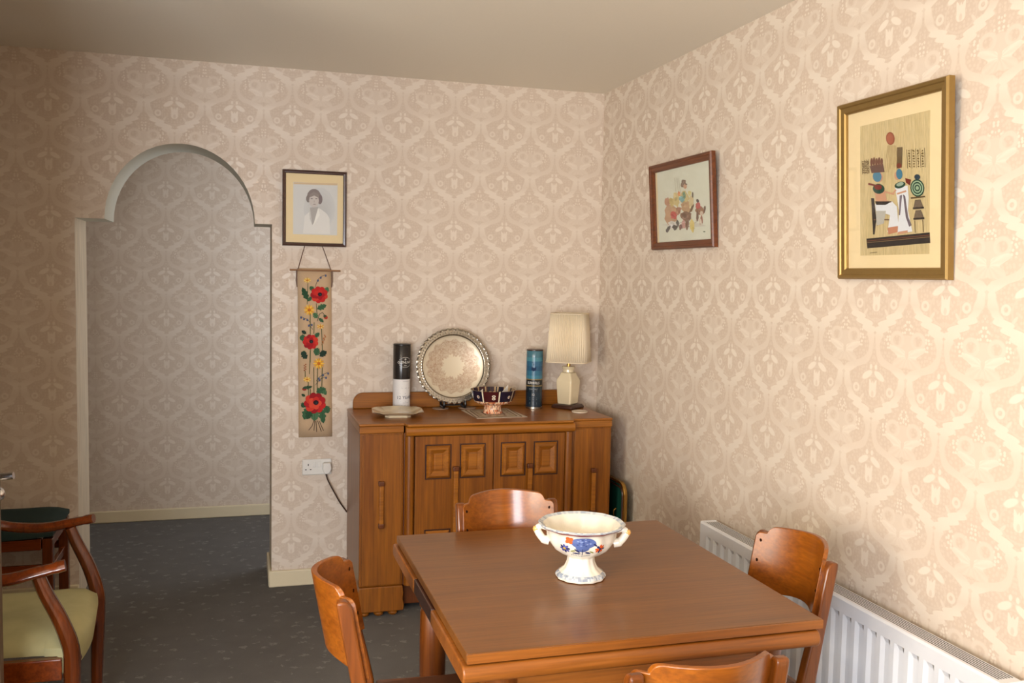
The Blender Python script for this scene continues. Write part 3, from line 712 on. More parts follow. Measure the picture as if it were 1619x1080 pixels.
# --- floral hanging
hg = wthing('floral_wall_hanging', 'narrow beige embroidered hanging with red poppies, hung from a rod by twine', 'wall hanging', (-1.54, -0.01, 1.62))
bm = BM(); rows = []
for i in range(13):
    z = 1.622-(1.622-0.766)*i/12; dx = 0.009*i/12
    rows.append([bm.verts.new((-1.624+dx+0.166*k/4, -0.006-0.003*math.sin(i*0.6)*(k/4), z)) for k in range(5)])
for A, B in zip(rows, rows[1:]):
    for i in range(4): bm.faces.new((A[i], A[i+1], B[i+1], B[i]))
cl = obj('canvas', bm, 'canvas', hg, True); md = cl.modifiers.new('solid', 'SOLIDIFY'); md.thickness = 0.003; md.offset = 1
obj('rod', tube(BM(), [(-1.662, -0.011, 1.612), (-1.412, -0.011, 1.611)], 0.0045, 8), 'rodwood', hg, True)
for x, xt in ((-1.622, -1.588), (-1.460, -1.502)):
    obj('twine', tube(BM(), [(x, -0.012, 1.615), (xt, -0.0015, 1.735), ((x+xt*3)/4, -0.0012, 1.80)], 0.0022, 6), 'twine', hg, True)
    s_ = -1 if x < -1.5 else 1
    obj('tassel', tube(BM(), [(x+s_*0.006, -0.014, 1.612), (x+s_*0.007, -0.013, 1.56), (x+s_*0.004, -0.013, 1.527)], [0.003, 0.0035, 0.002], 6), 'twine', hg, True)
def mp_t(px, py, l):
    q = on_plane(px, py, 1, -0.012); return Vector((q.x, -0.0125-l, q.z))
E_ = Print(mp_t, 0.0001)
A = lambda x, y: (465+x/7.71, 420+y/7.71)     # upper half sketch
B = lambda x, y: (465+x/7.45, 550+y/7.45)     # lower half sketch
GREENS = [(40, 74, 48), (58, 96, 64), (34, 56, 44), (74, 112, 76)]
DG = (40, 52, 44)
def stem(f, pts, w_=1.0, c=(70, 82, 44)): E_.line([f(*q) for q in pts], w_, c)
def leafs(f, x0, y0, x1, y1, w_, c=0): a, b = f(x0, y0), f(x1, y1); E_.leaf(*a, *b, w_/5.6, GREENS[c % 4]); E_.line([a, b], 0.35, (28, 44, 36))
def poppy(f, x, y, r, dark=(44, 22, 30)):
    rnd = random.Random(int(x*7+y)); X, Y = f(x, y); r = r/7.6
    for k in range(9):
        a = 2*PI*k/9+0.3; E_.ell(X+r*0.55*math.cos(a), Y+r*0.5*math.sin(a), r*0.55, r*0.42, rnd.choice([(190, 36, 34), (172, 26, 32), (206, 58, 40), (150, 22, 30)]), a)
    for k in range(5):
        a = 2*PI*k/5; E_.ell(X+r*0.28*math.cos(a), Y+r*0.26*math.sin(a), r*0.4, r*0.3, rnd.choice([(196, 44, 36), (160, 24, 30), (214, 74, 52)]), a)
    E_.ell(X+r*0.1, Y-r*0.05, r*0.27, r*0.24, dark); E_.ell(X+r*0.15, Y, r*0.1, r*0.1, (40, 58, 60))
def daisy(f, x, y, r, c1=(222, 158, 40), c2=(240, 190, 72), sq=1.0):
    X, Y = f(x, y); r = r/7.6
    for k in range(12):
        a = 2*PI*k/12; E_.ell(X+r*0.6*math.cos(a), Y+r*0.6*sq*math.sin(a), r*0.4, r*0.13, c1 if k % 2 else c2, a)
    E_.ell(X, Y, r*0.3, r*0.3*sq, (192, 108, 34))
def bells(f, pts):
    stem(f, pts, 0.6, (40, 50, 54))
    for x, y in pts[1:]: X, Y = f(x, y); E_.ell(X, Y+1.6, 1.5, 1.9, (86, 98, 128)); E_.ell(X, Y+2.4, 0.9, 0.8, (56, 66, 98))
stem(A, [(168, 215), (160, 470)]); stem(A, [(270, 460), (280, 600)]); stem(A, [(195, 560), (197, 860)]); stem(A, [(335, 770), (345, 1040)]); stem(A, [(245, 690), (240, 830)]); stem(A, [(200, 1010), (195, 1180)])
bells(A, [(255, 260), (290, 170), (325, 135), (385, 110)]); bells(A, [(200, 700), (160, 650), (120, 640), (85, 620)]); bells(A, [(230, 780), (180, 720), (215, 710)])
for q in ((165, 420, 100, 265, 62, 0), (240, 300, 190, 255, 50, 1), (380, 330, 412, 262, 55, 3), (215, 380, 165, 435, 40, 1), (280, 530, 395, 480, 60, 1), (285, 640, 235, 575, 55, 3), (300, 640, 360, 690, 36, 1), (150, 830, 90, 795, 38, 2), (140, 880, 65, 880, 70, 1), (250, 870, 310, 820, 46, 1), (250, 1010, 300, 1070, 70, 1), (90, 1060, 150, 1075, 50, 0), (390, 1050, 310, 1078, 50, 2)): leafs(A, *q)
poppy(A, 305, 355, 98); daisy(A, 185, 540, 68); daisy(A, 160, 178, 46, (216, 172, 70), (232, 200, 120), 0.6); daisy(A, 320, 742, 46, (216, 160, 60), (226, 196, 130), 0.6)
stem(A, [(280, 680), (310, 590), (345, 570), (375, 610)], 0.8, DG); X, Y = A(385, 630); E_.ell(X, Y, 3.4, 3.0, (176, 58, 40), 0.7); E_.ell(X-1.2, Y-1.8, 2.6, 2.2, (60, 76, 50))
poppy(A, 200, 930, 88)
stem(A, [(330, 970), (350, 940), (380, 850)], 0.6, (150, 96, 56))
for k in range(6): X, Y = A(345+k*7, 940-k*18); E_.ell(X+(-1) ** k*1.0, Y, 1.5, 0.8, (176, 104, 58), 0.8)
stem(B, [(190, 30), (180, 310)]); stem(B, [(230, 230), (232, 540)]); stem(B, [(275, 240), (270, 560)]); stem(B, [(330, 230), (325, 480)]); stem(B, [(128, 270), (130, 350)]); stem(B, [(165, 400), (170, 570)]); stem(B, [(190, 480), (190, 560)])
for q in ((150, 130, 85, 45, 62, 2), (300, 100, 385, 40, 55, 2), (250, 90, 290, 15, 60, 1), (260, 520, 375, 480, 70, 1), (345, 490, 375, 555, 45, 3), (95, 480, 215, 455, 36, 0), (130, 570, 85, 545, 30, 0)): leafs(B, *q)
daisy(B, 290, 185, 68); daisy(B, 152, 372, 48, (220, 170, 60), (234, 200, 120), 0.6)
bells(B, [(260, 390), (290, 350), (340, 310), (400, 290)]); bells(B, [(250, 440), (300, 370), (375, 340)])
for k in range(6): X, Y = B(128+(-1) ** k*8, 195+k*14); E_.ell(X, Y, 1.3, 0.9, (150, 84, 50))
X, Y = B(120, 485); E_.ell(X, Y, 3.6, 2.6, (150, 52, 40)); E_.ell(X+0.6, Y-1.6, 3.4, 1.8, (52, 72, 54))
for q in ((180, 700, 115, 845, 95, 1), (250, 720, 235, 860, 100, 3), (320, 710, 345, 890, 70, 1), (130, 650, 88, 700, 60, 0), (370, 680, 400, 770, 75, 1), (200, 720, 150, 840, 80, 0)): leafs(B, *q)
poppy(B, 245, 650, 122)
for q in ([(235, 850), (210, 920), (170, 970)], [(258, 855), (265, 990)], [(275, 855), (320, 985)], [(295, 860), (345, 975)], [(245, 855), (232, 975)]): stem(B, q, 0.8, (60, 44, 32))
E_.done('embroidery', cl)

# --- pictures on the right wall: put uses y (towards the camera is minus) and z
def put_r(zb, k): return lambda a, b, d: (-0.003-d-(b-zb)*k, -a, b)
pr_ = put_r(1.61, 0.055)
bp_ = wthing('papyrus_picture', 'large gold framed papyrus painting with a red sun disc, nearest the camera', 'picture', (-0.01, -2.39, 1.61))
obj('frame', frame_ring(BM(), 2.150, 2.636, 1.612, 2.166, 0.034, 0.026, pr_), 'gold', bp_)
obj('backing', sheet(pr_, 2.154, 2.632, 1.616, 2.162, 0.0, 0.003), 'ebony', bp_)
obj('mount', sheet(pr_, 2.180, 2.606, 1.642, 2.136, 0.0032, 0.0055), 'mount', bp_)
pp = obj('papyrus_sheet', sheet(pr_, 2.243, 2.548, 1.686, 2.088, 0.0056, 0.0062), 'papyrus', bp_)
def mpr(put, dep):
    def f(px, py, l):
        q = on_plane(px, py, 0, -0.024); return Vector(put(-q.y, q.z, dep+l))
    return f
P = Print(mpr(pr_, 0.0064)); Z = lambda x, y: (1300+x/3.0, 100+y/3.0)
def pg(pts, c): P.poly([Z(*q) for q in pts], c)
def pe(x, y, a, b, c, ang=0): X, Y = Z(x, y); P.ell(X, Y, a/3, b/3, c, ang)
def pln(pts, w_, c): P.line([Z(*q) for q in pts], w_/3, c)
BR, DK, WH, SK, TL, GRN, RD = (92, 74, 48), (52, 46, 42), (214, 218, 222), (196, 150, 120), (70, 122, 146), (36, 70, 56), (112, 42, 32)
pg([(200, 832), (500, 802), (500, 852), (202, 878)], DK); pln([(202, 843), (499, 815)], 3, (120, 74, 50)); pln([(202, 851), (499, 823)], 2, (150, 120, 80))
for i in range(9): pln([(322+i*4.5, 390), (302+i*8.2, 500+20*math.sin(i))], 1.6, (140, 116, 66))
pe(335, 358, 21, 31, (140, 74, 48)); pe(334, 358, 16, 25, (160, 90, 62))
for x0, y0, x1, y1, n_, m_ in ((196, 455, 228, 528, 3, 6), (410, 402, 494, 500, 4, 7)):
    for i in range(n_+1): X = x0+(x1-x0)*i/n_; pln([(X, y0+8*(1-i/n_)), (X, y1-6*(i/n_))], 2, BR)
    for i in range(n_):
        for j in range(m_): X, Y = x0+(x1-x0)*(i+0.5)/n_, y0+8+(y1-y0-12)*(j+0.5)/m_; pe(X, Y, 4+(i*3+j) % 4, 2.5+(i+2*j) % 3, (118, 98, 58), (i+j)*0.7)
# seated robed figure (plain stand-in) on a dark chair
pg([(232, 640), (246, 640), (252, 740), (240, 812), (234, 812)], DK); pln([(240, 742), (330, 742)], 6, (120, 92, 70)); pln([(252, 742), (256, 770)], 5, DK)
pg([(250, 668), (330, 655), (352, 680), (356, 770), (345, 792), (302, 800), (318, 720), (252, 700)], WH); pg([(252, 700), (300, 700), (286, 760), (252, 770)], (180, 178, 168))
pg([(248, 590), (296, 585), (306, 650), (330, 660), (256, 670)], SK); pe(270, 596, 28, 24, GRN); pe(268, 588, 18, 13, (120, 44, 36)); pln([(222, 572), (255, 580)], 9, RD); pln([(300, 610), (342, 622)], 8, SK); pg([(250, 655), (330, 655), (300, 672), (256, 672)], DK)
pe(276, 540, 17, 24, SK); pe(266, 538, 21, 26, TL); pg([(232, 488), (296, 478), (302, 516), (240, 522)], (96, 68, 58))
for i in range(5): pe(242+i*12, 470-4*(i % 2), 6, 20, (110, 70, 52), 0.1)
pg([(304, 780), (352, 772), (368, 780), (352, 800), (306, 812)], (186, 130, 100))
# standing robed figure
pg([(348, 590), (408, 580), (410, 640), (404, 700), (420, 798), (350, 806), (362, 700), (356, 650)], WH); pg([(368, 628), (380, 624), (366, 720), (360, 720)], (120, 110, 120)); pg([(384, 622), (394, 630), (404, 730), (418, 768), (406, 776), (392, 730)], (110, 100, 108))
pe(372, 578, 27, 15, GRN, -0.3); pe(372, 574, 18, 9, (150, 168, 150), -0.3); pln([(352, 600), (334, 622)], 8, SK); pln([(400, 606), (356, 620)], 8, SK); pg([(398, 545), (425, 552), (418, 580), (400, 566)], RD)
pe(360, 534, 13, 20, SK); pe(371, 526, 15, 25, TL); pg([(366, 400), (392, 398), (384, 495), (360, 500)], (104, 86, 58)); pe(372, 486, 12, 12, (120, 60, 44)); pg([(352, 800), (398, 792), (398, 804), (350, 812)], SK)
# stand with an oval disc
for k in range(6): pe(453, 592, 33-5*k, 42-6.5*k, GRN if k % 2 == 0 else (150, 172, 140))
pe(455, 540, 14, 13, (44, 60, 72)); pln([(420, 640), (488, 632)], 7, BR)
for y in (690, 740): pg([(440, y-42), (466, y-44), (480, y), (428, y+4)], (110, 96, 80)); pln([(428, y-2), (480, y-6)], 7, DK)
pln([(434, 745), (434, 804)], 3, BR); pln([(472, 742), (472, 800)], 3, BR); pln([(215, 900), (250, 896)], 3, (120, 104, 70))
P.done('painted_image', pp)
obj('glass', sheet(pr_, 2.180, 2.606, 1.642, 2.136, 0.0098, 0.0104), 'glass', bp_)

ps_ = put_r(1.736, 0.07)
sp = wthing('watercolour_picture', 'brown wood framed watercolour of figures and animals, nearer the corner', 'picture', (-0.01, -1.01, 1.736))
obj('frame', frame_ring(BM(), 0.712, 1.312, 1.738, 2.130, 0.034, 0.024, ps_), 'frame_brown', sp)
obj('backing', sheet(ps_, 0.716, 1.308, 1.742, 2.126, 0.0, 0.003), 'ebony', sp)
obj('slip', sheet(ps_, 0.742, 1.282, 1.767, 2.101, 0.0032, 0.0044), 'mount', sp)
wp = obj('painting_sheet', sheet(ps_, 0.766, 1.282, 1.772, 2.097, 0.0045, 0.0050), 'watercolour', sp)
P = Print(mpr(ps_, 0.0052), 0.00006); P.rough = 0.22; Z = lambda x, y: (1040+x/9.82, 270+y/9.82)
def pe(x, y, a, b, c, ang=0): X, Y = Z(x, y); P.ell(X, Y, a/9.82, b/9.82, c, ang)
for x, y, a, b, c, g_ in ((415, 840, 330, 40, (206, 206, 192), 0), (190, 690, 100, 140, (190, 150, 112), 0.1), (150, 480, 42, 65, (188, 140, 110), 0), (215, 490, 40, 75, (196, 176, 110), 0), (290, 450, 50, 110, (206, 190, 128), 0), (235, 690, 46, 62, (190, 62, 56), 0.1), (310, 620, 40, 60, (170, 120, 92), 0.3),
    (205, 840, 70, 70, (222, 220, 212), 0), (130, 910, 26, 60, (70, 70, 70), 0.6), (240, 880, 40, 42, (64, 66, 64), 0), (285, 810, 22, 50, (76, 78, 76), 0), (330, 870, 28, 44, (120, 80, 76), 0.3),
    (415, 430, 70, 110, (202, 186, 126), 0), (335, 360, 22, 36, (222, 140, 72), 0), (375, 440, 42, 50, (112, 168, 168), 0), (415, 380, 24, 60, (96, 138, 108), 0), (415, 205, 42, 62, (120, 98, 80), 0.1), (435, 245, 26, 42, (206, 164, 134), 0), (455, 210, 16, 8, (96, 70, 60), 0),
    (445, 560, 95, 80, (186, 152, 112), 0), (515, 500, 36, 130, (212, 196, 150), 0.1), (545, 375, 14, 42, (100, 92, 76), 0), (500, 350, 30, 40, (214, 206, 140), 0), (420, 700, 80, 80, (126, 92, 68), 0), (430, 830, 24, 90, (122, 88, 64), 0.15), (380, 830, 30, 70, (196, 150, 140), 0), (515, 590, 14, 90, (112, 90, 62), 0.5), (505, 850, 34, 100, (222, 204, 122), 0),
    (650, 620, 70, 60, (150, 110, 80), 0), (620, 540, 40, 50, (178, 72, 66), 0), (616, 465, 20, 28, (62, 56, 52), 0), (715, 600, 14, 60, (96, 72, 58), 0.2), (665, 660, 22, 40, (212, 196, 176), 0), (600, 700, 18, 90, (110, 80, 62), 0.1), (660, 760, 18, 70, (160, 110, 90), 0), (640, 800, 26, 60, (214, 202, 184), 0), (690, 945, 18, 8, (90, 110, 80), 0)):
    pe(x, y, a, b, c, g_)
    for k in range(4):
        q = random.randint(-30, 26); pe(x+a*random.uniform(-.55, .55), y+b*random.uniform(-.6, .6), a*random.uniform(.2, .45), b*random.uniform(.15, .4), tuple(max(30, min(235, e+q)) for e in c), random.uniform(-1, 1))
for x in (285, 320, 350): P.line([Z(x, 110), Z(x+10, 330)], 0.35, (170, 160, 130))
P.done('painted_image', wp)
obj('glass', sheet(ps_, 0.742, 1.282, 1.767, 2.101, 0.0085, 0.0090), 'glass', sp)

# ================================================================ things on the sideboard
def lathe_col(name, prof, seg, c, colf, parent, mat='gloss_print', shape=None, closed=True):
    bm = lathe(BM(), prof, seg, c, shape, closed); me = bpy.data.meshes.new(name); bm.to_mesh(me); bm.free()
    ca = me.color_attributes.new('Col', 'FLOAT_COLOR', 'CORNER')
    for i, p in enumerate(me.polygons):
        ring, k = divmod(i, seg); col = lin(colf(min(ring, len(prof)-2), k, ring > len(prof)-2))
        for li in p.loop_indices: ca.data[li].color = col
    me.materials.append(M[mat]); me.shade_smooth(); me.set_sharp_from_angle(angle=math.radians(40))
    o = bpy.data.objects.new(name, me); COL.objects.link(o); join(o, parent); return o
def cyl_map(c, R, th, z):
    return lambda u, v, l: Vector((c[0]+(R+l)*math.cos(th+u/R), c[1]+(R+l)*math.sin(th+u/R), z+v))
def facing(c): return math.atan2(CAM.y-c[1], CAM.x-c[0])
# whisky tins
c = (-1.108, -0.096, SZ+0.0005)
t = wthing('whisky_tin', 'tall black and white whisky tube standing left of the silver tray', 'tin', c)
obj('base_rim', lathe(BM(), [(0.043, 0), (0.0448, 0.001), (0.0448, 0.012), (0.043, 0.013)], 36, c), 'steel', t, True)
lathe_col('tube', [(0.0436, 0.0131), (0.0440, 0.0135), (0.0440, 0.158), (0.0441, 0.1585), (0.0441, 0.328), (0.0425, 0.330)], 40, c, lambda r, k, cap: (226, 224, 222) if r < 2 else (40, 36, 34), t)
obj('lid', lathe(BM(), [(0.0430, 0.3302), (0.0446, 0.3306), (0.0446, 0.335), (0.042, 0.337)], 36, c), 'black', t, True)
th = facing(c); R = 0.0443; cm = cyl_map(c, R, th+0.42, c[2])
P = Print(cm)
n_ = 28
for i in range(n_):
    if 5 <= i <= 8 or 19 <= i <= 22: pass
    a, b = 2*PI*i/n_, 2*PI*(i+1)/n_
    if abs(math.sin((a+b)/2)) > 0.35: P.poly([(0.036*math.cos(a), 0.245+0.026*math.sin(a)), (0.036*math.cos(b), 0.245+0.026*math.sin(b)), (0.034*math.cos(b), 0.245+0.0245*math.sin(b)), (0.034*math.cos(a), 0.245+0.0245*math.sin(a))], (196, 192, 186))
P.ell(0, 0.260, 0.005, 0.005, (170, 166, 160)); P.poly([(-0.007, 0.227), (0.007, 0.227), (0.007, 0.230), (-0.007, 0.230)], (190, 186, 180))
for y, a, b in ((0.146, -0.012, 0.02), (0.115, -0.02, 0.03), (0.112, -0.016, 0.024), (0.085, -0.026, 0.03), (0.045, -0.022, 0.03), (0.038, -0.012, 0.02), (0.025, -0.02, 0.02)): P.poly([(a, y), ((a+b)/2, y), (b, y), (b, y+0.0012), ((a+b)/2, y+0.0012), (a, y+0.0012)], (150, 150, 160))
P.done('label_print', t)
text_mesh('GLENLIVET', 0.0165, lambda u, v, l: cm(u, v+0.2395, l), (228, 224, 216), 'lettering', t)
text_mesh('12 YEARS', 0.023, lambda u, v, l: cm(u+0.004, v+0.058, l), (46, 54, 80), 'lettering', t)
c = (-0.414, -0.150, SZ+0.0005)
t = wthing('whisky_tin', 'tall dark blue whisky tube standing beside the table lamp', 'tin', c)
obj('base_rim', lathe(BM(), [(0.0425, 0), (0.0442, 0.001), (0.0442, 0.010), (0.0425, 0.011)], 36, c), 'silver', t, True)
zs = [0.0112, 0.05, 0.085, 0.118, 0.124, 0.152, 0.158, 0.175, 0.20, 0.225, 0.25, 0.27, 0.302]
cs = [(24, 40, 52), (26, 44, 56), (24, 40, 50), (130, 112, 72), (20, 24, 28), (126, 108, 70), (58, 118, 140), (48, 104, 130), (38, 84, 116), (44, 96, 126), (70, 128, 142), (66, 110, 124)]
lathe_col('tube', [(0.0436, z) for z in zs]+[(0.042, 0.304)], 40, c, lambda r, k, cap: cs[min(r, 11)], t)
obj('lid', lathe(BM(), [(0.0425, 0.3042), (0.0442, 0.3046), (0.0442, 0.309), (0.041, 0.311)], 36, c), 'ebony', t, True)
th = facing(c); cm2 = cyl_map(c, 0.0439, th-0.10, c[2]); P = Print(cm2)
P.poly([(-0.03, 0.232), (-0.008, 0.246), (0.0, 0.238), (0.03, 0.236), (0.03, 0.23), (0, 0.229), (-0.03, 0.228)], (28, 58, 88)); P.poly([(-0.014, 0.205), (-0.010, 0.222), (0.004, 0.216), (0.014, 0.222), (0.012, 0.204), (0, 0.198)], (26, 48, 80)); P.poly([(-0.025, 0.262), (0.02, 0.262), (0.02, 0.266), (-0.025, 0.266)], (150, 120, 130))
P.done('label_print', t)
text_mesh('BURNHILLS', 0.0185, lambda u, v, l: cm2(u, v+0.131, l), (226, 224, 216), 'lettering', t, sx=0.72)
text_mesh('SINGLE MALT', 0.008, lambda u, v, l: cm2(u, v+0.102, l), (170, 176, 176), 'lettering', t)
text_mesh('12', 0.016, lambda u, v, l: cm2(u, v+0.070, l), (220, 220, 214), 'lettering', t)
P = Print(cm2)
for y in (0.095, 0.058, 0.05, 0.032, 0.026): P.poly([(-0.02, y), (0, y), (0.02, y), (0.02, y+0.0015), (0, y+0.0015), (-0.02, y+0.0015)], (150, 160, 164))
P.done('small_print', t)
# silver tray on its stand
def silver_engraved():
    m, nt, b = new_mat('engraved_silver'); V.nt = nt
    tc = node(nt, 'ShaderNodeTexCoord'); sx = node(nt, 'ShaderNodeSeparateXYZ', {0: tc.outputs['Object']})
    x, y = V(sx.outputs[0]), V(sx.outputs[1])
    r = V.m('SQRT', x*x+y*y); th_ = V.m('ARCTAN2', y, x)
    nz = node(nt, 'ShaderNodeTexNoise', {'Vector': tc.outputs['Object'], 'Scale': 95.0, 'Detail': 4.0, 'Distortion': 1.5})
    vo = node(nt, 'ShaderNodeTexVoronoi', {'Vector': tc.outputs['Object'], 'Scale': 60.0})
    star = V.m('SINE', th_*8.0)*0.006+V.m('SINE', th_*24.0)*0.004
    ringm = inside(0.058+star-r, 0.003)*inside(r-0.138+V.m('SINE', th_*16.0)*0.006, 0.004)
    f = ringm*(V(nz.outputs[0])*1.9-0.25-V(vo.outputs['Distance'])*0.35)
    f2 = V.m('MINIMUM', f, 1.0)
    nt.links.new(mixc(nt, f2.s, lin((214, 202, 178)), lin((170, 138, 114))), b.inputs['Base Color'])
    b.inputs['Metallic'].default_value = 0.35; b.inputs['Roughness'].default_value = 0.42
    return m
M['engraved'] = silver_engraved()
tr = thing('silver_tray', 'round silver tray with pierced rim propped upright on a black stand', 'tray', (-0.840, -0.112, 0.936))
RT = 0.196
Mt = Matrix.Rotation(PI/2-0.17, 4, 'X')       # disc built in xy, face +z -> faces the room
def tilt(o): o.matrix_local = Matrix.Translation((0, 0.017, 0.194)) @ Matrix.Rotation(-0.17, 4, 'X') @ Matrix.Rotation(PI/2, 4, 'X'); return o
tilt(obj('dish', lathe(BM(), [(0.001, -0.003), (0.150, -0.003), (0.160, 0.006), (0.160, 0.0085), (0.149, 0.0005), (0.001, 0.0005)], 64, (0, 0, 0), None, True), 'engraved', tr, True))
def rimshape(a, r, z): return r+(0.0022*math.cos(a*44) if r > 0.19 else 0.0015*math.cos(a*72+1) if r > 0.165 else 0)
tilt(obj('rim', lathe(BM(), [(0.1602, 0.004), (0.1635, 0.012), (0.168, 0.0145), (0.172, 0.0125), (0.178, 0.0145), (0.185, 0.012), (0.191, 0.015), (0.196, 0.0115), (0.1925, 0.007), (0.180, 0.006), (0.168, 0.006), (0.1602, 0.004)], 288, (0, 0, 0), rimshape, False), 'silver', tr, True, 0, 2, 60))
bm = BM()
for k in range(72):
    a = 2*PI*k/72
    for r_, h_, s_ in ((0.1885, 0.0145, 0.0034), (0.1765, 0.0138, 0.0030)):
        aa = a+(0.04 if r_ < 0.18 else 0)
        bmesh.ops.create_icosphere(bm, subdivisions=1, radius=s_, matrix=Matrix.Translation((r_*math.cos(aa), r_*math.sin(aa), h_)))
pd = tilt(obj('beading', bm, 'silver', tr, True)); pd['kind'] = 'stuff'
st = wthing('plate_stand', 'small black folding stand holding the silver tray', 'stand', (-0.84, -0.12, SZ))
for x in (-0.895, -0.783):
    obj('arm', tube(BM(), spline([(x, -0.142, 0.955), (x, -0.146, 0.938), (x, -0.140, 0.924), (x, -0.120, 0.922), (x, -0.085, 0.924), (x, -0.062, 0.945), (x*0.6-0.84*0.4, -0.05, 1.06)], 5), 0.0062, 8), 'black', st, True)
    obj('foot', box(BM(), x-0.005, x+0.005, -0.140, -0.052, SZ+0.0045, SZ+0.012), 'black', st, False, 0.001)
obj('crossbar', box(BM(), -0.895, -0.783, -0.075, -0.067, 0.921, 0.929), 'black', st, False, 0.001)
for x, r_, n_ in ((-0.905, 0.042, 'left'), (-0.762, 0.047, 'right')):
    tag(obj('lace_coaster', lathe(BM(), [(r_*0.96, 0.0005), (r_, 0.001), (r_, 0.0035), (r_*0.96, 0.004)], 32, (x, -0.10, SZ)), 'lace', None, True), 'thin pale round mat under the %s foot of the plate stand' % n_, 'coaster', 'mats under the plate stand')
# footed bowl on a patterned mat
mx, my = -0.680, -0.305
mt = obj('patterned_mat', prism(BM(), [(-0.800, -0.462), (-0.541, -0.447), (-0.563, -0.150), (-0.812, -0.178)], 2, SZ+0.0005, SZ+0.002), 'coaster', None); tag(mt, 'square cream and brown patterned mat under the dark footed bowl', 'mat')
P = Print(lambda u, v, l: Vector((-0.679+u*0.99+v*0.03, -0.309+v+u*0.03, SZ+0.0021+l)))
for s_ in (0.118, 0.098, 0.05):
    P.line([(-s_, -s_*1.12), (s_, -s_*1.12), (s_, s_*1.12), (-s_, s_*1.12), (-s_, -s_*1.12)], 0.007, (120, 96, 74))
for i in range(5):
    for j in range(6):
        if abs(i-2) == 2 or j in (0, 5): P.ell(-0.08+0.04*i, -0.09+0.036*j, 0.013, 0.007, (146, 112, 84) if (i+j) % 2 else (176, 168, 120), 0.6*(i+j))
P.done('woven_pattern', mt)
c = (mx, my, SZ+0.0028)
bw = wthing('footed_bowl', 'dark blue and maroon footed porcelain bowl with cream bands on the patterned mat', 'bowl', c)
rnd = random.Random(3)
SPK = [(232, 196, 160), (238, 212, 182), (206, 128, 84), (70, 44, 52), (226, 178, 140), (196, 104, 66)]
def imari(r, k, cap):
    if r <= 8:
        return rnd.choice(SPK)
    if 9 <= r <= 12:
        s_ = k % 12
        if s_ in (0,): return (226, 214, 186)
        pan = k//12
        if pan % 2 == 0: return (28, 24, 44)
        return (64, 20, 24)
    if r == 13: return (214, 186, 140)
    return rnd.choice([(44, 32, 50), (70, 34, 36), (30, 26, 44), (190, 160, 120)])
ip = [(0.047, 0.0), (0.050, 0.003), (0.047, 0.012), (0.044, 0.022), (0.043, 0.034), (0.046, 0.042), (0.070, 0.048), (0.086, 0.054), (0.094, 0.060), (0.098, 0.066), (0.104, 0.084), (0.109, 0.100), (0.113, 0.116), (0.115, 0.120), (0.112, 0.120), (0.104, 0.096), (0.092, 0.070), (0.06, 0.056), (0.002, 0.052)]
lathe_col('bowl_body', ip, 96, c, imari, bw)
P = Print(lambda u, v, l: Vector((c[0]+(0.099+(v-0.066)*0.31+l)*math.cos(facing(c)+u), c[1]+(0.099+(v-0.066)*0.31+l)*math.sin(facing(c)+u), c[2]+v)), 0.0004); P.rings = 3
for k in range(-2, 3):
    a = k*0.785+0.04; cc = (228, 214, 190)
    if k % 2: P.ell(a, 0.090, 0.075, 0.008, cc); P.ell(a+0.01, 0.090, 0.04, 0.0045, (120, 30, 40))
    else: P.ell(a, 0.097, 0.085, 0.006, cc); P.ell(a, 0.097, 0.035, 0.003, (40, 30, 60)); P.ell(a, 0.084, 0.085, 0.006, cc); P.ell(a, 0.084, 0.035, 0.003, (40, 30, 60))
P.done('painted_motif', bw)
for (x, y, rz, dz), lab in (((0.062, 0.01, 0.4, 0.0), 'folded white paper slip poking up at the right of the dark bowl'), ((-0.066, 0.02, 2.2, -0.008), 'white paper slip lying at the left inside the dark bowl')):
    q = tag(obj('paper_slip', prism(BM(), [(-0.022, 0.0), (0.022, 0.004), (0.010, 0.048)], 1, -0.0006, 0.0006), 'paperscrap', None), lab, 'paper', 'paper slips in the bowl')
    q.matrix_world = Matrix.Translation((c[0]+x, c[1]+y, c[2]+0.098+dz)) @ Matrix.Rotation(rz, 4, 'Z') @ Matrix.Rotation(0.35 if dz == 0 else 1.0, 4, 'X')
# shaped cream dish
ds = thing('cream_dish', 'cream square dish with clipped corners and a small flower, left end of the sideboard', 'dish', (-1.163, -0.310, SZ+0.0005), -0.10)
def octo(s_, cut, z, wob=0.0):
    q = [(-s_+cut, -s_), (s_-cut, -s_), (s_, -s_+cut), (s_, s_-cut), (s_-cut, s_), (-s_+cut, s_), (-s_, s_-cut), (-s_, -s_+cut)]; out = []
    for i in range(8):
        a, b = q[i], q[(i+1) % 8]
        for k in range(4): t_ = k/4; out.append((a[0]+(b[0]-a[0])*t_, a[1]+(b[1]-a[1])*t_, z+wob*math.sin(t_*PI)))
    return out
bm = BM(); rings = []
for s_, cut, z, wb in ((0.062, 0.02, 0.0, 0), (0.062, 0.02, 0.008, 0), (0.075, 0.025, 0.0095, 0), (0.120, 0.045, 0.026, 0.003), (0.123, 0.046, 0.0275, 0.003), (0.120, 0.045, 0.0285, 0.003), (0.078, 0.026, 0.0135, 0), (0.04, 0.014, 0.0125, 0), (0.01, 0.004, 0.0123, 0)):
    rings.append([bm.verts.new(q) for q in octo(s_, cut, z, wb)])
for A_, B_ in zip(rings, rings[1:]):
    for i in range(32): bm.faces.new((A_[i], A_[(i+1) % 32], B_[(i+1) % 32], B_[i]))
bm.faces.new(rings[0][::-1]); bm.faces.new(rings[-1])
obj('dish_body', bm, 'lampcer', ds, True)
P = Print(lambda u, v, l: Vector((u, v, 0.0142+l)))
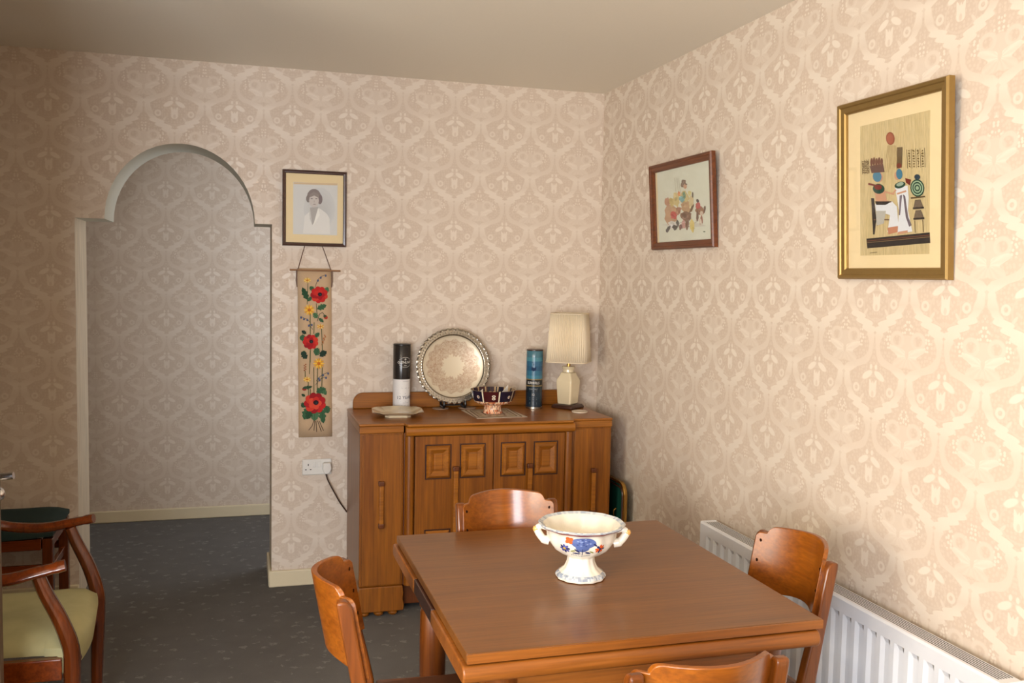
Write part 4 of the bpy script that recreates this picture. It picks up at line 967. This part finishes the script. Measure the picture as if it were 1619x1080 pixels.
for x, y, a, b, cc in ((0.02, -0.02, 0.014, 0.008, (90, 84, 110)), (0.012, -0.016, 0.009, 0.006, (150, 110, 90)), (-0.03, -0.03, 0.012, 0.004, (150, 130, 90)), (-0.01, -0.03, 0.010, 0.004, (120, 110, 80)), (0.03, -0.012, 0.008, 0.003, (100, 120, 90))): P.ell(x, y, a, b, cc)
P.done('painted_flower', ds, 'gloss_print')
# coaster on the right
co = lathe(BM(), [(0.036, 0.0005), (0.041, 0.001), (0.041, 0.007), (0.039, 0.0085), (0.034, 0.0085), (0.033, 0.0065), (0.001, 0.0065)], 32, (-0.226, -0.338, SZ)); tag(obj('round_coaster', co, 'coaster', None, True), 'small pale round coaster at the right front of the sideboard top', 'coaster')
# table lamp
lx, ly = -0.232, -0.172
lm = wthing('table_lamp', 'cream ceramic table lamp with pleated shade at the right end of the sideboard', 'lamp', (lx, ly, SZ))
def sq(h, a0, z, rnd_=0.0, n_=4): return [(lx+h*math.cos(a0+PI/2*i), ly+h*math.sin(a0+PI/2*i), z) for i in range(4)]
def sqloft(levels, a0, name, mat, bev, seg_=3):
    bm = BM(); rings = [[bm.verts.new(q) for q in sq(h, a0, z)] for h, z in levels]
    for A_, B_ in zip(rings, rings[1:]):
        for i in range(4): bm.faces.new((A_[i], A_[(i+1) % 4], B_[(i+1) % 4], B_[i]))
    bm.faces.new(rings[0][::-1]); bm.faces.new(rings[-1])
    return obj(name, bm, mat, lm, True, bev, seg_, 50)
a0 = math.radians(-7)
sqloft([(0.088, SZ+0.0005), (0.090, SZ+0.012), (0.083, SZ+0.018), (0.078, SZ+0.022)], a0, 'plinth', 'ebony', 0.004)
sqloft([(0.056, SZ+0.0222), (0.058, SZ+0.03), (0.067, SZ+0.140), (0.066, SZ+0.150), (0.049, SZ+0.176), (0.043, SZ+0.192)], a0, 'ceramic_body', 'lampcer', 0.009, 4)
obj('neck', lathe(BM(), [(0.030, 0.1925), (0.029, 0.205), (0.034, 0.210), (0.036, 0.217), (0.032, 0.2225), (0.01, 0.2235)], 28, (lx, ly, SZ)), 'lampcer', lm, True)
obj('fitting', lathe(BM(), [(0.010, 0.224), (0.010, 0.24), (0.006, 0.243), (0.006, 0.262), (0.014, 0.268), (0.014, 0.32)], 16, (lx, ly, SZ)), 'brass', lm, True)
def superell(a, r, z):
    a2 = a-math.radians(-30); cs_, sn = abs(math.cos(a2)), abs(math.sin(a2)); q = 1/((cs_**5+sn**5)**0.2)
    return r*q+0.0026*math.cos(a*76)
bm = lathe(BM(), [(0.109, 0.250), (0.101, 0.36), (0.092, 0.500)], 304, (lx, ly, SZ), superell, False)
sh = obj('lamp_shade', bm, 'shade', lm, True, 0, 2, 80); md = sh.modifiers.new('solid', 'SOLIDIFY'); md.thickness = 0.0015
for z, r_ in ((0.2485, 0.1095), (0.5012, 0.0925)):
    ring = [(lx+superell(a, r_, 0)*math.cos(a), ly+superell(a, r_, 0)*math.sin(a), SZ+z) for a in [2*PI*i/72 for i in range(73)]]
    obj('shade_trim', tube(BM(), ring, 0.0028, 6), 'shade', lm, True)

# ================================================================ tureen on the table
c = (-0.978, -2.365, TZ+0.0005)
tu = wthing('footed_tureen', 'cream footed porcelain tureen with blue and orange flowers on the dining table', 'tureen', c)
th = facing(c)
def scal(a, r, z):
    k = 1+0.018*math.cos((a-th)*12)
    return r*(1+0.022*abs(math.cos((a-th)*6)) if z > 0.145 else k if z > 0.075 else 1+0.02*math.cos((a-th)*12) if z < 0.065 else 1)
tp = [(0.060, 0.0), (0.068, 0.002), (0.070, 0.008), (0.067, 0.014), (0.060, 0.018), (0.046, 0.030), (0.039, 0.046), (0.037, 0.060), (0.041, 0.064), (0.060, 0.073), (0.078, 0.086), (0.091, 0.104), (0.096, 0.120), (0.097, 0.134), (0.100, 0.140), (0.110, 0.145), (0.118, 0.151), (0.1195, 0.1545), (0.116, 0.157), (0.106, 0.152), (0.097, 0.142), (0.092, 0.124), (0.080, 0.100), (0.05, 0.084), (0.002, 0.080)]
rnd2 = random.Random(5); CRM = (228, 221, 206)
def tcol(r, k, cap):
    if r in (2, 3): return rnd2.choice([(160, 168, 178), (190, 194, 196), (140, 150, 166)])
    if r == 15: return (138, 60, 50)
    if r in (16, 17, 18): return rnd2.choice([(178, 184, 190), (196, 200, 200), (160, 168, 180)])
    return CRM
lathe_col('bowl_body', tp, 96, c, tcol, tu, 'gloss_print', scal)
def trad(v):
    for (r0, z0), (r1, z1) in zip(tp[7:15], tp[8:16]):
        if z0 <= v <= z1: return r0+(r1-r0)*(v-z0)/(z1-z0)
    return 0.097
def tmap(u, v, l):
    a = th+u/0.085; r_ = scal(a, trad(v), v)+0.0005+l*1.0; return Vector((c[0]+r_*math.cos(a), c[1]+r_*math.sin(a), c[2]+v))
P = Print(tmap, 0.00018); P.rings = 4
BL, DB, OR, RD_, OL = (84, 102, 156), (44, 52, 96), (216, 92, 40), (176, 52, 40), (132, 138, 70)
def blob(x, y, a, b, cc, n_=10):     # small pieces so that they follow the bowl
    P.ell(x, y, a, b, cc, 0, 18)
blob(0.006, 0.122, 0.031, 0.016, BL, 12); blob(0.004, 0.110, 0.018, 0.014, BL, 12)
for i in range(14): P.ell(0.006+0.018*math.cos(i*2.4)*math.sqrt(i/14), 0.124+0.013*math.sin(i*2.4)*math.sqrt(i/14), 0.0028, 0.0018, (128, 146, 190) if i % 2 else (60, 76, 130))
for q in ((0.03, 0.122, 0.040, 0.113, 0.006), (-0.002, 0.093, -0.018, 0.105, 0.007), (0.010, 0.095, 0.028, 0.090, 0.007), (0.0, 0.090, -0.026, 0.090, 0.006)): P.leaf(*q, DB)
P.line([(0.003, 0.085), (0.004, 0.105)], 0.002, DB)
for x, y, c1, c2 in ((-0.043, 0.103, (86, 88, 150), (190, 160, 60)), (0.050, 0.104, OR, DB)):
    for k in range(8): a = 2*PI*k/8; P.ell(x+0.009*math.cos(a), y+0.008*math.sin(a), 0.0055, 0.0032, c1 if k % 3 else DB, a)
    P.ell(x, y, 0.004, 0.0035, c2)
for k in range(4): a = PI/2*k+0.6; P.ell(-0.029+0.005*math.cos(a), 0.128+0.005*math.sin(a), 0.006, 0.005, OR, a)
for i in range(12): P.line([(-0.03+i*0.005, 0.0775+0.004*abs(i-6)/6), (-0.027+i*0.005, 0.082+0.004*abs(i-6)/6)], 0.002, (104, 120, 140))
P.leaf(-0.03, 0.095, -0.012, 0.100, 0.005, OL); P.leaf(0.036, 0.092, 0.022, 0.098, 0.005, OL)
P.done('painted_flowers', tu, 'gloss_print')
M['creamglaze'] = plain('cream_porcelain', CRM, 0.15, coat=0.4, noise=0.02); M['ochre'] = plain('ochre_glaze', (222, 170, 96), 0.2, noise=0.05)
for s_ in (-1, 1):
    d = Vector((math.cos(th+s_*PI/2), math.sin(th+s_*PI/2), 0)); C0 = Vector(c)
    pt = lambda r_, z: C0+d*r_+Vector((0, 0, z))
    h_ = obj('handle', tube(BM(), spline([pt(0.090, 0.100), pt(0.106, 0.104), pt(0.118, 0.118), pt(0.124, 0.132), pt(0.114, 0.140), pt(0.096, 0.136)], 5), [0.013]*6+[0.011]*9+[0.0095]*6+[0.008]*5, 10), 'creamglaze', tu, True)
    obj('handle_tip', lathe(BM(), [(0.003, 0), (0.009, 0.003), (0.0105, 0.009), (0.008, 0.015), (0.002, 0.017)], 12, tuple(pt(0.127, 0.124))), 'ochre', h_, True)

# ================================================================ folded tray table behind the sideboard
ft = wthing('folded_tray_table', 'folded green topped tray table with gold rim, between sideboard and right wall', 'tray table', (-0.06, -0.32, 0))
def rrect(y0, y1, z0, z1, r_, n_=6):
    out = []
    for cy, cz, a in ((y1-r_, z0+r_, -PI/2), (y1-r_, z1-r_, 0), (y0+r_, z1-r_, PI/2), (y0+r_, z0+r_, PI)):
        for k in range(n_+1): t_ = a+PI/2*k/n_; out.append((cy+r_*math.cos(t_), cz+r_*math.sin(t_)))
    return out
obj('board', prism(BM(), rrect(-0.560, -0.06, 0.012, 0.570, 0.05), 0, -0.062, -0.050), 'baize', ft)
q = rrect(-0.566, -0.054, 0.010, 0.576, 0.055); q.append(q[0])
obj('rim', tube(BM(), [(-0.060, a, b) for a, b in q], 0.0095, 8, (1.0, 1.3)), 'brass', ft, True)
q = rrect(-0.545, -0.075, 0.03, 0.555, 0.04); q.append(q[0])
obj('inner_edge', tube(BM(), [(-0.0645, a, b) for a, b in q], 0.006, 6), 'ebony', ft, True)
obj('latch', tube(BM(), spline([(-0.066, -0.470, 0.385), (-0.076, -0.470, 0.400), (-0.078, -0.470, 0.425), (-0.066, -0.470, 0.435)]), 0.004, 8), 'brass', ft, True)

# ================================================================ armchair and stool at the left
ac = thing('armchair', 'mahogany armchair with pale green upholstered seat at the left edge', 'armchair', (-2.645, -1.470, 0), -PI/2)
M['greenseat'] = plain('pale_green_fabric', (186, 180, 136), 0.85, spec=0.15, noise=0.12, nscale=18)
# local frame: faces +y ; x to its right (camera side is +x after turning)
hw = 0.265
for sx in (-1, 1):
    xf = sx*hw
    leg = spline([(xf, 0.245, 0.0), (xf, 0.250, 0.18), (xf, 0.255, 0.36), (xf, 0.252, 0.44), (xf+sx*0.005, 0.225, 0.53), (xf+sx*0.008, 0.185, 0.62), (xf+sx*0.008, 0.165, 0.674)], 5)
    n_ = len(leg); obj('front_leg', tube(BM(), leg, [0.021+0.008*min(1, i/10) if i < 18 else 0.028-0.006*(i-18)/(n_-18) for i in range(n_)], 10, (1.0, 0.85)), 'mahogz', ac, True)
    arm = spline([(xf-sx*0.02, -0.255, 0.80), (xf+sx*0.01, -0.16, 0.735), (xf+sx*0.03, -0.05, 0.685), (xf+sx*0.03, 0.07, 0.672), (xf+sx*0.02, 0.17, 0.688), (xf+sx*0.012, 0.242, 0.702)], 6)
    n_ = len(arm); obj('armrest', tube(BM(), arm, [0.017+0.006*math.sin(PI*i/n_)+(0.003 if i > n_-4 else 0) for i in range(n_)], 12, (0.8, 1.15)), 'mahog', ac, True)
    post = spline([(xf-sx*0.03, -0.31, 0.0), (xf-sx*0.03, -0.25, 0.2), (xf-sx*0.03, -0.235, 0.42), (xf-sx*0.03, -0.255, 0.66), (xf-sx*0.035, -0.32, 0.92)], 5)
    obj('rear_leg', tube(BM(), post, 0.019, 10), 'mahogz', ac, True)
    obj('side_rail', box(BM(), xf-0.014, xf+0.014, -0.225, 0.228, 0.345, 0.412), 'mahog', ac, False, 0.004)
obj('front_rail', box(BM(), -hw+0.025, hw-0.025, 0.235, 0.262, 0.350, 0.405), 'mahog', ac, False, 0.004)
obj('rear_rail', box(BM(), -hw+0.052, hw-0.052, -0.248, -0.226, 0.345, 0.41), 'mahog', ac, False, 0.004)
bm = BM(); N_ = 14; rowsT = []; rowsB = []
for i in range(N_+1):
    v = i/N_; y = -0.222+0.505*v; wx = (hw-0.018)-0.012*(1-v)+0.02*max(0, v-0.7)/0.3
    rt, rb = [], []
    for k in range(N_+1):
        u = 2*k/N_-1; ex = 1-abs(u)**6; ey = 1-abs(2*v-1)**6
        yy = y-(0.035*u*u if v > 0.85 else 0)
        rt.append(bm.verts.new((wx*u, yy, 0.440+0.042*(ex*ey)**0.6))); rb.append(bm.verts.new((wx*u*0.985, yy-(0.014 if v > 0.95 else 0), 0.4135 if v < 0.93 else 0.345)))
    rowsT.append(rt); rowsB.append(rb)
for i in range(N_):
    for k in range(N_):
        bm.faces.new((rowsT[i][k], rowsT[i][k+1], rowsT[i+1][k+1], rowsT[i+1][k]))
        if i < N_-1: bm.faces.new((rowsB[i][k], rowsB[i+1][k], rowsB[i+1][k+1], rowsB[i][k+1]))
    for k in (0, N_): bm.faces.new((rowsT[i][k], rowsT[i+1][k], rowsB[i+1][k], rowsB[i][k]))
for k in range(N_):
    bm.faces.new((rowsT[N_][k], rowsT[N_][k+1], rowsB[N_][k+1], rowsB[N_][k])); bm.faces.new((rowsT[0][k], rowsB[0][k], rowsB[0][k+1], rowsT[0][k+1]))
    bm.faces.new((rowsB[N_-1][k], rowsB[N_][k], rowsB[N_][k+1], rowsB[N_-1][k+1]))
obj('seat_cushion', bm, 'greenseat', ac, True, 0, 2, 60)
bk = [(-0.20, 0.50), (0.20, 0.50), (0.215, 0.90), (0.12, 0.935), (-0.12, 0.935), (-0.215, 0.90)]
o = obj('backrest', prism(BM(), bk, 1, -0.02, 0.03), 'greenseat', ac, False, 0.015, 3); o.matrix_local = Matrix.Translation((0, -0.165, -0.05)) @ Matrix.Rotation(0.20, 4, 'X')

sl = wthing('upholstered_stool', 'wooden stool with dark green padded top against the wall behind the armchair', 'stool', (-2.88, -0.32, 0))
sx0, sx1, sy0, sy1 = -3.12, -2.664, -0.50, -0.10
bm = BM(); NX = 12; T_ = []
for i in range(NX+1):
    row = []
    for k in range(9):
        u, v = 2*i/NX-1, 2*k/8-1; row.append(bm.verts.new(((sx0+sx1)/2+u*(sx1-sx0)/2, (sy0+sy1)/2+v*(sy1-sy0)/2, 0.466+0.040*((1-abs(u)**5)*(1-abs(v)**5))**0.5+0.010*u*u)))
    T_.append(row)
for i in range(NX):
    for k in range(8): bm.faces.new((T_[i][k], T_[i+1][k], T_[i+1][k+1], T_[i][k+1]))
r_ = bmesh.ops.extrude_face_region(bm, geom=bm.faces[:]); vv = [e for e in r_['geom'] if isinstance(e, bmesh.types.BMVert)]
for v in vv: v.co.z = 0.448+0.010*((v.co.x-(sx0+sx1)/2)/((sx1-sx0)/2))**2
obj('padded_top', bm, 'greenfab', sl, True, 0, 2, 60)
for y in (sy0+0.012, sy1-0.012):
    pts = [(sx0+0.045, 0.385), (sx1-0.045, 0.385), (sx1-0.045, 0.460)]+[(sx1-0.045-(sx1-sx0-0.09)*k/8, 0.4455+0.016*(1-2*k/8)**2) for k in range(9)]
    obj('rail', prism(BM(), [(sx0+0.046, 0.40), (sx1-0.046, 0.40)]+[(sx1-0.046-(sx1-sx0-0.092)*k/8, 0.444+0.004*(1-2*k/8)**2) for k in range(9)], 1, y-0.012, y+0.012), 'mahog', sl, False, 0.002)
    obj('stretcher', box(BM(), sx0+0.046, sx1-0.046, y-0.009, y+0.009, 0.30, 0.335), 'mahog', sl, False, 0.003)
for x in (sx0+0.022, sx1-0.022):
    for y in (sy0+0.022, sy1-0.022):
        obj('leg', prism(BM(), [(x-0.021, y-0.021), (x+0.021, y-0.021), (x+0.021, y+0.021), (x-0.021, y+0.021)], 2, 0.0, 0.4475), 'mahogz', sl, False, 0.004)
    obj('side_stretcher', box(BM(), x-0.009, x+0.009, sy0+0.046, sy1-0.046, 0.28, 0.315), 'mahog', sl, False, 0.003)
    obj('side_rail', box(BM(), x-0.01, x+0.01, sy0+0.046, sy1-0.046, 0.395, 0.446), 'mahog', sl, False, 0.003)
